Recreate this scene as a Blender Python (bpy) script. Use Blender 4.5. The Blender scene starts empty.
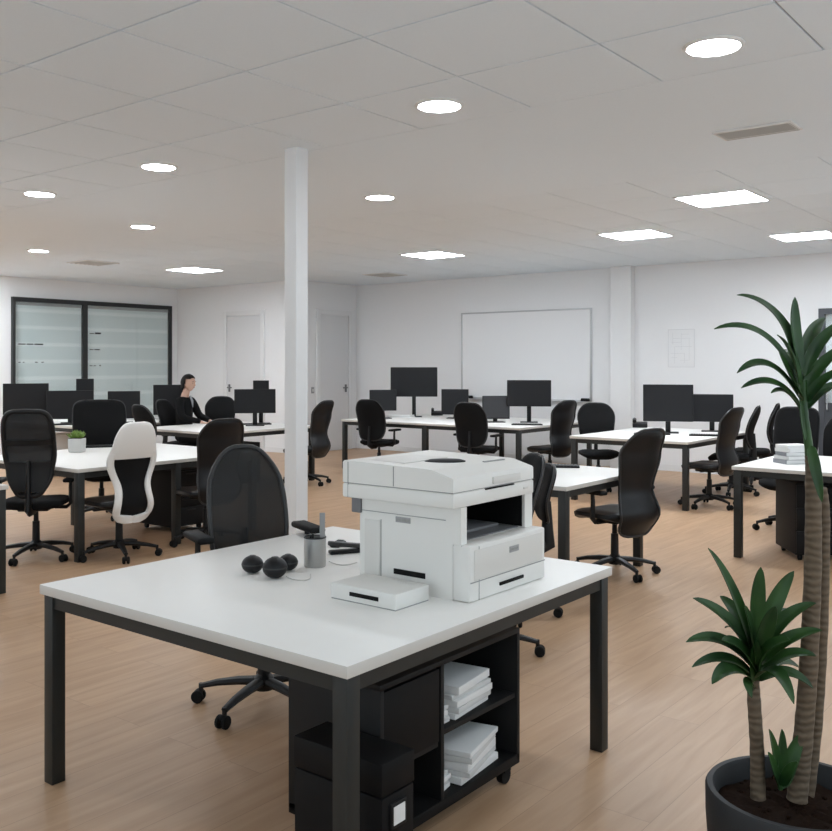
import bpy, bmesh, math, random
from math import sin, cos, pi, radians, sqrt
from mathutils import Vector, Matrix
random.seed(7)
S = bpy.context.scene
COL = S.collection

# ------------------------------------------------------------------ camera
FPX, PX0, HOR, EYE = 934.0, 416.0, 365.0, 1.56          # focal length (px), centre column, horizon row, eye height (m)
CA = radians(38.0)                                        # the camera looks 38 degrees from world +X
cam_d = bpy.data.cameras.new('camera'); cam = bpy.data.objects.new('camera', cam_d); COL.objects.link(cam)
cam.location = (0, 0, EYE); cam.rotation_euler = (pi/2, 0, CA - pi/2)
cam_d.sensor_fit = 'HORIZONTAL'; cam_d.sensor_width = 36.0
cam_d.lens = 36.0 * FPX / 832.0
cam_d.shift_y = -(415.5 - HOR) / 832.0
cam_d.clip_start = 0.05; cam_d.clip_end = 100
S.camera = cam
# ------------------------------------------------------------------ world, exposure
w = bpy.data.worlds.new('world'); S.world = w; w.use_nodes = True
w.node_tree.nodes['Background'].inputs[0].default_value = (0.88, 0.96, 1.05, 1)
w.node_tree.nodes['Background'].inputs[1].default_value = 2.5
S.view_settings.view_transform = 'Standard'; S.view_settings.look = 'None'
S.view_settings.gamma = 1.0; S.view_settings.use_curve_mapping = False
S.view_settings.exposure = 0.0
DOWNLIGHT, PANEL = 82.0, 40.0                             # lamp diffuser radiance

FW = Vector((cos(CA), sin(CA))); RT = Vector((sin(CA), -cos(CA)))
def at(px, d):                                            # plan point seen in column px at depth d
    p = FW * d + RT * ((px - PX0) / FPX * d); return p.x, p.y
def on(px, py, z):                                        # plan point of a pixel at height z
    return at(px, FPX * (EYE - z) / (py - HOR))
def facing_cam(x, y, off=0):                              # world angle that looks back at the camera
    return math.atan2(-y, -x) + radians(off)

# ------------------------------------------------------------------ materials
M = {}
def nd(nt, t, **kw):
    n = nt.nodes.new(t)
    for k, v in kw.items(): setattr(n, k, v)
    return n
def mat(name, col, rough=0.5, metal=0.0, bump=0.0, scale=60.0, var=0.0, spec=0.5, emit=None):
    m = bpy.data.materials.new(name); m.use_nodes = True; nt = m.node_tree
    b = nt.nodes['Principled BSDF']
    b.inputs['Roughness'].default_value = rough; b.inputs['Metallic'].default_value = metal
    b.inputs['Specular IOR Level'].default_value = spec
    tc = nd(nt, 'ShaderNodeTexCoord'); no = nd(nt, 'ShaderNodeTexNoise')
    no.inputs['Scale'].default_value = scale; no.inputs['Detail'].default_value = 3
    nt.links.new(tc.outputs['Object'], no.inputs['Vector'])
    mx = nd(nt, 'ShaderNodeMix', data_type='RGBA')
    mx.inputs['A'].default_value = tuple(c * (1 - var) for c in col) + (1,)
    mx.inputs['B'].default_value = tuple(min(1, c * (1 + var)) for c in col) + (1,)
    nt.links.new(no.outputs['Fac'], mx.inputs['Factor'])
    nt.links.new(mx.outputs['Result'], b.inputs['Base Color'])
    if bump:
        bp = nd(nt, 'ShaderNodeBump'); bp.inputs['Strength'].default_value = bump; bp.inputs['Distance'].default_value = 0.002
        nt.links.new(no.outputs['Fac'], bp.inputs['Height']); nt.links.new(bp.outputs['Normal'], b.inputs['Normal'])
    if emit:
        b.inputs['Emission Color'].default_value = (0.90, 0.97, 1.04, 1); b.inputs['Emission Strength'].default_value = emit
    M[name] = m; return m
mat('wall', (0.83, 0.83, 0.835), 0.85, bump=0.1, scale=30, var=0.01)
mat('ceiling', (0.79, 0.855, 0.91), 0.9, bump=0.3, scale=90, var=0.02)
mat('ceiling_gap', (0.42, 0.41, 0.40), 0.9)
mat('white_trim', (0.78, 0.78, 0.78), 0.5)
mat('white_door', (0.72, 0.72, 0.725), 0.5)
mat('desk_white', (0.86, 0.84, 0.805), 0.42, var=0.01, scale=20)
mat('desk_edge_shade', (0.62, 0.59, 0.55), 0.55)  # greyer than the top: shade painted into the tabletop's side faces
mat('desk_metal', (0.022, 0.023, 0.0215), 0.45, spec=0.35)
mat('black_plastic', (0.008, 0.008, 0.0085), 0.45, spec=0.3)
mat('black_fabric', (0.007, 0.007, 0.0075), 0.9, spec=0.2, bump=0.4, scale=300, var=0.25)
mat('black_leather', (0.008, 0.008, 0.009), 0.40, spec=0.28, bump=0.2, scale=120, var=0.1)
mat('rim_plastic', (0.025, 0.025, 0.026), 0.38, spec=0.4)
mat('cabinet_black', (0.0045, 0.0045, 0.005), 0.6, spec=0.2)
mat('cabinet_edge', (0.010, 0.010, 0.0105), 0.55, spec=0.25)
mat('screen', (0.010, 0.010, 0.0115), 0.35, spec=0.3)
mat('screen_grey', (0.04, 0.04, 0.043), 0.4, spec=0.3)
mat('grey_plastic', (0.15, 0.15, 0.155), 0.5)
mat('mid_grey', (0.33, 0.33, 0.33), 0.5)
mat('white_plastic', (0.74, 0.735, 0.715), 0.4)
mat('white_shell', (0.80, 0.79, 0.765), 0.45)
mat('printer_white', (0.75, 0.735, 0.70), 0.45)
mat('printer_panel', (0.67, 0.65, 0.615), 0.45)
mat('printer_seam', (0.30, 0.30, 0.29), 0.6)
mat('printer_dark', (0.007, 0.007, 0.007), 0.6, spec=0.12)
mat('paper', (0.78, 0.78, 0.77), 0.8, var=0.02)
mat('paper_grey', (0.62, 0.62, 0.61), 0.8, var=0.03)
mat('book_grey', (0.25, 0.26, 0.28), 0.6)
mat('chrome', (0.6, 0.6, 0.6), 0.25, 1.0)
mat('brushed', (0.42, 0.42, 0.41), 0.38, 0.8)
mat('frame_black', (0.012, 0.013, 0.014), 0.45)
mat('frame_grey', (0.06, 0.065, 0.075), 0.45)
mat('whiteboard', (0.83, 0.83, 0.835), 0.25)
mat('aluminium', (0.5, 0.5, 0.51), 0.4, 0.6)
mat('pencil_grey', (0.64, 0.64, 0.65), 0.7)
mat('pot', (0.022, 0.023, 0.0245), 0.6, spec=0.3, var=0.08, scale=15)
mat('soil', (0.016, 0.009, 0.006), 0.95, spec=0.05, bump=1.0, scale=70, var=0.6)
mat('skin', (0.58, 0.36, 0.27), 0.5)
mat('lip', (0.40, 0.14, 0.12), 0.5)
mat('eye', (0.02, 0.015, 0.012), 0.3)
mat('hair', (0.012, 0.009, 0.008), 0.65, spec=0.2)
mat('shirt', (0.35, 0.36, 0.38), 0.8)
mat('succulent', (0.17, 0.27, 0.05), 0.55, var=0.3, scale=30)
mat('ceramic', (0.55, 0.54, 0.52), 0.45, var=0.05, scale=12)
mat('vent', (0.45, 0.45, 0.44), 0.6)
mat('vent_dark', (0.16, 0.16, 0.16), 0.7)
mat('lamp_round', (1, 1, 1), 0.5, emit=DOWNLIGHT)
mat('lamp_panel', (1, 1, 1), 0.5, emit=PANEL)
mat('lamp_ring', (0.75, 0.75, 0.74), 0.4)
mat('rubber', (0.007, 0.007, 0.007), 0.7, spec=0.2)

def leaf_mat():
    m = bpy.data.materials.new('leaf'); m.use_nodes = True; nt = m.node_tree; b = nt.nodes['Principled BSDF']
    tc = nd(nt, 'ShaderNodeTexCoord'); no = nd(nt, 'ShaderNodeTexNoise'); no.inputs['Scale'].default_value = 9
    nt.links.new(tc.outputs['Object'], no.inputs['Vector'])
    r = nd(nt, 'ShaderNodeValToRGB')
    r.color_ramp.elements[0].position = .3; r.color_ramp.elements[0].color = (0.007, 0.029, 0.007, 1)
    r.color_ramp.elements[1].position = .75; r.color_ramp.elements[1].color = (0.032, 0.085, 0.018, 1)
    nt.links.new(no.outputs['Fac'], r.inputs[0]); nt.links.new(r.outputs[0], b.inputs['Base Color'])
    b.inputs['Roughness'].default_value = 0.42; b.inputs['Specular IOR Level'].default_value = .3
    M['leaf'] = m
leaf_mat()
def trunk_mat():
    m = bpy.data.materials.new('trunk'); m.use_nodes = True; nt = m.node_tree; b = nt.nodes['Principled BSDF']
    tc = nd(nt, 'ShaderNodeTexCoord'); wv = nd(nt, 'ShaderNodeTexWave', wave_type='BANDS', bands_direction='Z')
    wv.inputs['Scale'].default_value = 16; wv.inputs['Distortion'].default_value = 5; wv.inputs['Detail'].default_value = 3
    nt.links.new(tc.outputs['Object'], wv.inputs['Vector'])
    r = nd(nt, 'ShaderNodeValToRGB')
    r.color_ramp.elements[0].color = (0.085, 0.06, 0.037, 1); r.color_ramp.elements[1].color = (0.125, 0.09, 0.057, 1)
    nt.links.new(wv.outputs['Fac'], r.inputs[0]); nt.links.new(r.outputs[0], b.inputs['Base Color'])
    bp = nd(nt, 'ShaderNodeBump'); bp.inputs['Strength'].default_value = .5; bp.inputs['Distance'].default_value = .004
    nt.links.new(wv.outputs['Fac'], bp.inputs['Height']); nt.links.new(bp.outputs['Normal'], b.inputs['Normal'])
    b.inputs['Roughness'].default_value = 0.8
    M['trunk'] = m
trunk_mat()
def floor_mat():
    m = bpy.data.materials.new('wood_floor'); m.use_nodes = True; nt = m.node_tree; b = nt.nodes['Principled BSDF']
    L = nt.links.new
    tc = nd(nt, 'ShaderNodeTexCoord')
    br = nd(nt, 'ShaderNodeTexBrick'); br.offset = .37; br.offset_frequency = 2
    br.inputs['Color1'].default_value = (0.0, 0, 0, 1); br.inputs['Color2'].default_value = (1, 1, 1, 1)
    br.inputs['Mortar'].default_value = (0.5, 0.5, 0.5, 1)
    br.inputs['Scale'].default_value = 1.0; br.inputs['Mortar Size'].default_value = .0012; br.inputs['Mortar Smooth'].default_value = .3
    br.inputs['Brick Width'].default_value = 1.5; br.inputs['Row Height'].default_value = .19
    L(tc.outputs['Object'], br.inputs['Vector'])
    mp = nd(nt, 'ShaderNodeMapping'); mp.inputs['Scale'].default_value = (1.1, 11, 1); L(tc.outputs['Object'], mp.inputs['Vector'])
    # each plank has its own stretch of grain
    sh = nd(nt, 'ShaderNodeVectorMath', operation='MULTIPLY_ADD'); L(br.outputs['Color'], sh.inputs[0]); sh.inputs[1].default_value = (7, 3, 0); L(mp.outputs[0], sh.inputs[2])
    n1 = nd(nt, 'ShaderNodeTexNoise'); n1.inputs['Scale'].default_value = 1.6; n1.inputs['Detail'].default_value = 6; n1.inputs['Distortion'].default_value = .6; L(sh.outputs[0], n1.inputs['Vector'])
    r = nd(nt, 'ShaderNodeValToRGB')
    r.color_ramp.elements[0].position = .25; r.color_ramp.elements[0].color = (0.40, 0.247, 0.142, 1)
    r.color_ramp.elements[1].position = .75; r.color_ramp.elements[1].color = (0.525, 0.342, 0.210, 1)
    L(n1.outputs['Fac'], r.inputs[0])
    tone = nd(nt, 'ShaderNodeMapRange'); tone.inputs['To Min'].default_value = .96; tone.inputs['To Max'].default_value = 1.03
    sp = nd(nt, 'ShaderNodeSeparateColor'); L(br.outputs['Color'], sp.inputs[0]); L(sp.outputs[0], tone.inputs['Value'])
    mu = nd(nt, 'ShaderNodeVectorMath', operation='SCALE'); L(r.outputs[0], mu.inputs[0]); L(tone.outputs[0], mu.inputs['Scale'])
    mx = nd(nt, 'ShaderNodeMix', data_type='RGBA'); L(mu.outputs[0], mx.inputs['A']); mx.inputs['B'].default_value = (0.30, 0.185, 0.11, 1)
    L(br.outputs['Fac'], mx.inputs['Factor']); L(mx.outputs['Result'], b.inputs['Base Color'])
    b.inputs['Roughness'].default_value = 0.42; b.inputs['Specular IOR Level'].default_value = .35
    M['wood_floor'] = m
floor_mat()
def mesh_fabric(name, col, alpha):
    m = bpy.data.materials.new(name); m.use_nodes = True; nt = m.node_tree; b = nt.nodes['Principled BSDF']
    b.inputs['Base Color'].default_value = col + (1,); b.inputs['Roughness'].default_value = .75
    t = nd(nt, 'ShaderNodeBsdfTransparent'); mx = nd(nt, 'ShaderNodeMixShader'); mx.inputs[0].default_value = alpha
    nt.links.new(t.outputs[0], mx.inputs[1]); nt.links.new(b.outputs[0], mx.inputs[2])
    nt.links.new(mx.outputs[0], nt.nodes['Material Output'].inputs[0]); M[name] = m
mesh_fabric('black_mesh', (0.008, 0.008, 0.009), .88)
mesh_fabric('sheer_mesh', (0.012, 0.012, 0.012), .84)
def glass_mat():
    m = bpy.data.materials.new('glass'); m.use_nodes = True; nt = m.node_tree
    t = nd(nt, 'ShaderNodeBsdfTransparent'); t.inputs[0].default_value = (.95, .975, .975, 1)
    g = nd(nt, 'ShaderNodeBsdfGlossy'); g.inputs['Roughness'].default_value = .06
    mx = nd(nt, 'ShaderNodeMixShader'); mx.inputs[0].default_value = .10
    nt.links.new(t.outputs[0], mx.inputs[1]); nt.links.new(g.outputs[0], mx.inputs[2])
    nt.links.new(mx.outputs[0], nt.nodes['Material Output'].inputs[0]); M['glass'] = m
glass_mat()
def blind_mat():
    m = bpy.data.materials.new('striped_blind'); m.use_nodes = True; nt = m.node_tree; b = nt.nodes['Principled BSDF']
    tc = nd(nt, 'ShaderNodeTexCoord'); sp = nd(nt, 'ShaderNodeSeparateXYZ'); nt.links.new(tc.outputs['Object'], sp.inputs[0])
    a = nd(nt, 'ShaderNodeMath', operation='MULTIPLY'); a.inputs[1].default_value = 1 / .29; nt.links.new(sp.outputs['Z'], a.inputs[0])
    f = nd(nt, 'ShaderNodeMath', operation='FRACT'); nt.links.new(a.outputs[0], f.inputs[0])
    r = nd(nt, 'ShaderNodeValToRGB'); e = r.color_ramp.elements
    e[0].position = 0; e[0].color = (0.70, 0.75, 0.75, 1); e[1].position = .62; e[1].color = (0.72, 0.77, 0.77, 1)
    k = e.new(.72); k.color = (0.88, 0.90, 0.90, 1); k = e.new(.84); k.color = (0.85, 0.88, 0.88, 1); k = e.new(.93); k.color = (0.70, 0.75, 0.75, 1)
    nt.links.new(f.outputs[0], r.inputs[0]); nt.links.new(r.outputs[0], b.inputs['Base Color']); b.inputs['Roughness'].default_value = .8
    M['striped_blind'] = m
blind_mat()

# ------------------------------------------------------------------ mesh builder
class MB:
    def __init__(s): s.bm = bmesh.new(); s.mi = 0
    def _tag(s, faces):
        for f in faces: f.material_index = s.mi
        return s
    def box(s, c, d, rz=0, bev=0, seg=2, rot=None, taper=None):
        r = bmesh.ops.create_cube(s.bm, size=1.0); vs = r['verts']
        for v in vs:
            v.co = Vector((v.co.x * d[0], v.co.y * d[1], v.co.z * d[2]))
            if taper and v.co.z < 0: v.co.x *= taper; v.co.y *= taper
        fs = set(f for v in vs for f in v.link_faces)
        if bev:
            es = list(set(e for v in vs for e in v.link_edges))
            rb = bmesh.ops.bevel(s.bm, geom=es, offset=bev, segments=seg, profile=.5, affect='EDGES')
            vs = list(set(rb['verts']) | set(v for v in vs if v.is_valid))
            fs = set(f for v in vs for f in v.link_faces)
        mt = Matrix.Translation(c) @ (rot.to_4x4() if rot is not None else Matrix.Rotation(rz, 4, 'Z'))
        for v in set(v for f in fs for v in f.verts): v.co = mt @ v.co
        return s._tag(fs)
    def span(s, a, b, bev=0, seg=2):
        c = [(a[i] + b[i]) / 2 for i in range(3)]; d = [abs(b[i] - a[i]) for i in range(3)]
        return s.box(c, d, bev=bev, seg=seg)
    def lathe(s, prof, n=24, c=(0, 0, 0)):
        rings = []
        for (r, z) in prof:
            if r < 1e-6: rings.append([s.bm.verts.new((c[0], c[1], c[2] + z))])
            else: rings.append([s.bm.verts.new((c[0] + r * cos(2 * pi * i / n), c[1] + r * sin(2 * pi * i / n), c[2] + z)) for i in range(n)])
        fs = []
        for a, b in zip(rings, rings[1:]):
            for i in range(n):
                j = (i + 1) % n
                q = ([a[0]] if len(a) == 1 else [a[i], a[j]]) + ([b[0]] if len(b) == 1 else [b[j], b[i]])
                if len(q) >= 3: fs.append(s.bm.faces.new(q))
        return s._tag(fs)
    def tube(s, pts, rad, n=10, closed=False, flat=None, cap=True):
        pts = [Vector(p) for p in pts]; N = len(pts)
        rr = rad if isinstance(rad, (list, tuple)) else [rad] * N
        up = Vector((0, 0, 1)); rings = []; prev = None
        for i, p in enumerate(pts):
            if closed: t = pts[(i + 1) % N] - pts[i - 1]
            else: t = pts[min(i + 1, N - 1)] - pts[max(i - 1, 0)]
            t.normalize()
            if prev is None:
                a = up if abs(t.z) < .9 else Vector((1, 0, 0)); x = (a - t * a.dot(t)).normalized()
            else: x = (prev - t * prev.dot(t)).normalized()
            prev = x; y = t.cross(x)
            k = flat if flat else 1
            rings.append([s.bm.verts.new(p + (x * cos(2 * pi * j / n) * k + y * sin(2 * pi * j / n)) * rr[i]) for j in range(n)])
        fs = []
        for i in range(N if closed else N - 1):
            a, b = rings[i], rings[(i + 1) % N]
            for j in range(n): fs.append(s.bm.faces.new((a[j], a[(j + 1) % n], b[(j + 1) % n], b[j])))
        if not closed and cap: fs.append(s.bm.faces.new(list(reversed(rings[0])))); fs.append(s.bm.faces.new(rings[-1]))
        return s._tag(fs)
    def ball(s, c, r, sc=(1, 1, 1), n=14):
        rb = bmesh.ops.create_uvsphere(s.bm, u_segments=n, v_segments=max(6, n * 2 // 3), radius=r)
        for v in rb['verts']: v.co = Vector((v.co.x * sc[0] + c[0], v.co.y * sc[1] + c[1], v.co.z * sc[2] + c[2]))
        return s._tag(set(f for v in rb['verts'] for f in v.link_faces))
    def quad(s, *p): return s._tag([s.bm.faces.new([s.bm.verts.new(q) for q in p])])
    def sheet(s, P, th):                                 # grid of (point) rows -> closed slab of thickness th along the local normal
        R, C = len(P), len(P[0])
        def nrm(i, j):
            a = Vector(P[min(i + 1, R - 1)][j]) - Vector(P[max(i - 1, 0)][j]); b = Vector(P[i][min(j + 1, C - 1)]) - Vector(P[i][max(j - 1, 0)])
            v = a.cross(b); return v.normalized() if v.length > 1e-9 else Vector((1, 0, 0))
        def tt(i, j): return th(i / (R - 1), j / (C - 1)) if callable(th) else th
        F = [[s.bm.verts.new(Vector(P[i][j]) + nrm(i, j) * tt(i, j) / 2) for j in range(C)] for i in range(R)]
        B = [[s.bm.verts.new(Vector(P[i][j]) - nrm(i, j) * tt(i, j) / 2) for j in range(C)] for i in range(R)]
        fs = []
        for i in range(R - 1):
            for j in range(C - 1):
                fs.append(s.bm.faces.new((F[i][j], F[i + 1][j], F[i + 1][j + 1], F[i][j + 1])))
                fs.append(s.bm.faces.new((B[i][j], B[i][j + 1], B[i + 1][j + 1], B[i + 1][j])))
            for j in (0, C - 1): fs.append(s.bm.faces.new((F[i][j], F[i + 1][j], B[i + 1][j], B[i][j])))
        for j in range(C - 1):
            for i in (0, R - 1): fs.append(s.bm.faces.new((F[i][j], F[i][j + 1], B[i][j + 1], B[i][j])))
        return s._tag(fs)
    def build(s, name, mats, parent=None, smooth=True, ang=35):
        me = bpy.data.meshes.new(name)
        bmesh.ops.recalc_face_normals(s.bm, faces=s.bm.faces[:])
        s.bm.to_mesh(me); s.bm.free()
        for m in (mats if isinstance(mats, (list, tuple)) else [mats]): me.materials.append(M[m])
        if smooth:
            for p in me.polygons: p.use_smooth = True
            me.set_sharp_from_angle(angle=radians(ang))
        o = bpy.data.objects.new(name, me); COL.objects.link(o)
        if parent is not None: o.parent = parent
        return o
def tag(o, label, cat, group=None):
    o['label'] = label; o['category'] = cat
    if group: o['group'] = group
    return o
def thing(name, label, cat, loc=(0, 0, 0), rz=0, group=None):
    o = bpy.data.objects.new(name, None); COL.objects.link(o); o.empty_display_size = .1
    o.location = loc; o.rotation_euler = (0, 0, rz)
    return tag(o, label, cat, group)
def struct(name, mb, mats, parent=None, smooth=False):
    o = mb.build(name, mats, parent, smooth)
    if parent is None: o['kind'] = 'structure'
    return o
def dup(root, loc, rz, label, cat=None, group=None):
    def cp(o, par):
        c = o.copy(); COL.objects.link(c)
        if par is not None: c.parent = par
        for ch in o.children: cp(ch, c)
        return c
    r = cp(root, None); r.location = loc; r.rotation_euler = (0, 0, rz); r['label'] = label
    if cat: r['category'] = cat
    if group: r['group'] = group
    return r

# ------------------------------------------------------------------ room
CZ = 3.05; XB = 13.15; XF = -2.5; YR = -1.8; YL = 15.05; XJ = 11.62; YJ = 11.7
struct('floor', MB().span((XF - .1, YR - .1, -.1), (XB + .1, YL + .1, 0)), 'wood_floor')
struct('wall_back', MB().span((XB, YR - .1, 0), (XB + .1, YJ + .1, CZ + .1)), 'wall')
struct('wall_left', MB().span((XF - .1, YL, 0), (XJ + .1, YL + .1, CZ + .1)), 'wall')
# window rows added in the two unseen walls behind the viewer for soft light
def glazed(name, n0, axis, p, a0, a1, o0, o1, k, z0=.85, z1=2.75):
    def sp(mb, u0, u1, za, zb, t0=-.1, t1=0.0):
        if axis == 'x': return mb.span((p + t0, u0, za), (p + t1, u1, zb))
        return mb.span((u0, p + t0, za), (u1, p + t1, zb))
    b = MB(); sp(b, a0, o0, 0, CZ + .1); sp(b, o1, a1, 0, CZ + .1); sp(b, o0, o1, 0, z0); sp(b, o0, o1, z1, CZ + .1)
    struct(name, b, 'wall')
    st = (o1 - o0) / k
    for i in range(k):
        u0, u1 = o0 + i * st, o0 + (i + 1) * st; f = MB()
        sp(f, u0, u0 + .05, z0, z1, -.08, .01); sp(f, u1 - .05, u1, z0, z1, -.08, .01); sp(f, u0 + .05, u1 - .05, z0, z0 + .05, -.08, .01); sp(f, u0 + .05, u1 - .05, z1 - .05, z1, -.08, .01)
        o = struct('window_%d' % (n0 + i), f, 'frame_grey')  # one of the added, unseen windows that let sky light in
        sp(MB(), u0 + .05, u1 - .05, z0 + .05, z1 - .05, -.05, -.044).build('pane', 'glass', o)
glazed('wall_right', 2, 'y', YR, XF - .1, XB, -1.6, 10.4, 6)
glazed('wall_front', 8, 'x', XF, YR, YL, -1.2, 13.2, 7)
struct('wall_corner', MB().span((XJ, YJ, 0), (XB, YJ + .1, CZ + .1)), 'wall')
struct('wall_side', MB().span((XJ, YJ + .1, 0), (XJ + .1, YL, CZ + .1)), 'wall')
# ceiling: tile fields on both sides of a plain plaster band
b = MB(); b.mi = 1; b.span((XF - .1, YR - .1, CZ + .012), (XB + .1, YL + .1, CZ + .1)); b.mi = 0
BX0, BX1 = 4.67, 7.05
b.span((BX0, YR, CZ), (BX1, YL, CZ + .015))
def tiles(xs, ys, g=.006):
    for x0, x1 in zip(xs, xs[1:]):
        for y0, y1 in zip(ys, ys[1:]): b.span((x0 + g, y0 + g, CZ), (x1 - g, y1 - g, CZ + .015))
xs = [BX0 - .735 * i for i in range(0, 10)][::-1]; xs[0] = XF
ys = [1.2 + .8 * i for i in range(-4, 18)]; ys[0] = YR; ys[-1] = YL
tiles(xs, ys)
xs2 = [BX1 + .75 * i for i in range(0, 9)]; xs2[-1] = XB
ys2 = [1.85 + .745 * i for i in range(-5, 18)]; ys2[0] = YR; ys2 = ys2 + [YL]
tiles(xs2, ys2, .004)
struct('ceiling', b, ['ceiling', 'ceiling_gap'])
# baseboards
struct('baseboard_back', MB().span((XB - .014, YR, 0), (XB, YJ, .09)), 'white_trim')
struct('baseboard_corner', MB().span((XJ, YJ - .014, 0), (12.08, YJ, .09)), 'white_trim')
struct('baseboard_side', MB().span((XJ - .014, YJ, 0), (XJ, 12.6, .09)).span((XJ - .014, 14.0, 0), (XJ, YL, .09)), 'white_trim')
struct('baseboard_left', MB().span((XF, YL - .014, 0), (XJ, YL, .09)), 'white_trim')
# pilaster on the back wall
struct('trim_1', MB().span((XB - .14, 6.08, 0), (XB, 6.42, CZ), bev=.004), 'wall')
# doors
def door(name, axis, p, a0, a1, top, handle_hi):
    def s3(mb, u0, u1, z0, z1, t0, t1):
        if axis == 'x': mb.span((p - t1, u0, z0), (p - t0, u1, z1), bev=.003)
        else: mb.span((u0, p - t1, z0), (u1, p - t0, z1), bev=.003)
        return mb
    leaf = MB(); s3(leaf, a0, a1, .006, top, .0, .022)
    o = struct(name, leaf, 'white_door')
    fr = MB(); s3(fr, a0 - .10, a0 - .008, 0, top + .10, 0, .035); s3(fr, a1 + .008, a1 + .10, 0, top + .10, 0, .035); s3(fr, a0 - .008, a1 + .008, top + .008, top + .10, 0, .035)
    fr.build('door_frame', 'white_trim', o)
    h = MB(); u = a1 - .07 if handle_hi else a0 + .07; sg = -1 if handle_hi else 1
    s3(h, u - .025, u + .025, 1.06, 1.20, .022, .03)
    if axis == 'x': h.tube([(p - .03, u, 1.14), (p - .075, u, 1.14), (p - .08, u + sg * .02, 1.14), (p - .08, u + sg * .12, 1.14)], .011)
    else: h.tube([(u, p - .03, 1.14), (u, p - .075, 1.14), (u + sg * .02, p - .08, 1.14), (u + sg * .12, p - .08, 1.14)], .011)
    h.build('door_handle', 'grey_plastic', o)
    return o
door('door_1', 'x', XJ, 12.64, 13.55, 2.46, True)
door('door_2', 'y', YJ, 12.16, 12.90, 2.46, True)
# glazed door on the back wall
b = MB(); y0, y1, zt = 2.35, 3.43, 2.31
b.span((XB - .07, y1 - .075, 0), (XB, y1, zt)).span((XB - .07, y0, 0), (XB, y0 + .075, zt)).span((XB - .07, y0 + .075, zt - .075), (XB, y1 - .075, zt))
b.span((XB - .06, y0 + .075, 0), (XB, y1 - .075, 1.06))
o = struct('door_3', b, 'frame_grey')
MB().span((XB - .035, y0 + .075, 1.06), (XB - .028, y1 - .075, zt - .075)).build('pane', 'glass', o)
MB().tube([(XB - .07, y1 - .12, .95), (XB - .12, y1 - .12, .97), (XB - .12, y1 - .12, 1.25), (XB - .07, y1 - .12, 1.27)], .012).build('door_handle', 'chrome', o)
# window with striped blinds behind its panes
WX0, WXM, WX1, WZ0, WZ1 = 8.19, 9.55, 11.44, .45, 2.71
b = MB(); T = .07
b.span((WX0, YL - T, WZ1 - .075), (WX1, YL, WZ1)).span((WX0, YL - T, WZ0), (WX1, YL, WZ0 + .075))
b.span((WX0, YL - T, WZ0 + .075), (WX0 + .045, YL, WZ1 - .075)).span((WX1 - .06, YL - T, WZ0 + .075), (WX1, YL, WZ1 - .075)).span((WXM - .045, YL - T, WZ0 + .075), (WXM + .045, YL, WZ1 - .075))
win = struct('window_1', b, 'frame_black')
for x0, x1 in ((WX0 + .045, WXM - .045), (WXM + .045, WX1 - .06)):
    MB().span((x0, YL - .055, WZ0 + .075), (x1, YL - .049, WZ1 - .075)).build('pane', 'glass', win)
for (x0, x1, words) in ((WX0 + .055, WXM - .055, 'striped grey blind behind the narrower pane, nearer the corner chairs'), (WXM + .055, WX1 - .07, 'striped grey blind behind the wider pane, nearest the seated person')):
    t = thing('striped_blind', words, 'blind', ((x0 + x1) / 2, YL - .03, WZ0 + .08), 0)
    h = (WZ1 - WZ0 - .16); wd = x1 - x0
    MB().box((0, .012, h / 2), (wd, .004, h)).build('blind_fabric', 'striped_blind', t)
    MB().box((0, .008, h - .025), (wd, .03, .05), bev=.006).build('head_rail', 'mid_grey', t)
    MB().box((0, .008, .01), (wd, .018, .02), bev=.004).build('bottom_rail', 'mid_grey', t)
# small dark vinyl lettering on the panes
def dashes(x0, spec):
    b = MB()
    for (z, segs) in spec:
        for (a, l, h) in segs: b.span((x0 + a, YL - .0575, z), (x0 + a + l, YL - .0555, z + h))
    b.build('lettering', 'frame_black', win)
dashes(WX0 + .10, [(1.905, [(0, .13, .018), (.15, .12, .02), (.29, .16, .022)]), (1.60, [(0, .04, .012), (.08, .03, .012), (.30, .05, .014), (.42, .04, .014)])])
dashes(WXM + .09, [(2.12, [(0, .09, .014), (.11, .12, .03)]), (1.83, [(0, .08, .014), (.10, .11, .018)]), (1.54, [(0, .06, .012), (.08, .05, .012), (.2, .03, .02)])])

# pillar
pm = MB(); pm.span((4.515, 4.565, 0), (4.63, 4.68, CZ), bev=.006)
pm.span((4.485, 4.545, 0), (4.645, 4.705, .05), bev=.004)
struct('trim_2', pm, 'white_trim')

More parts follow.
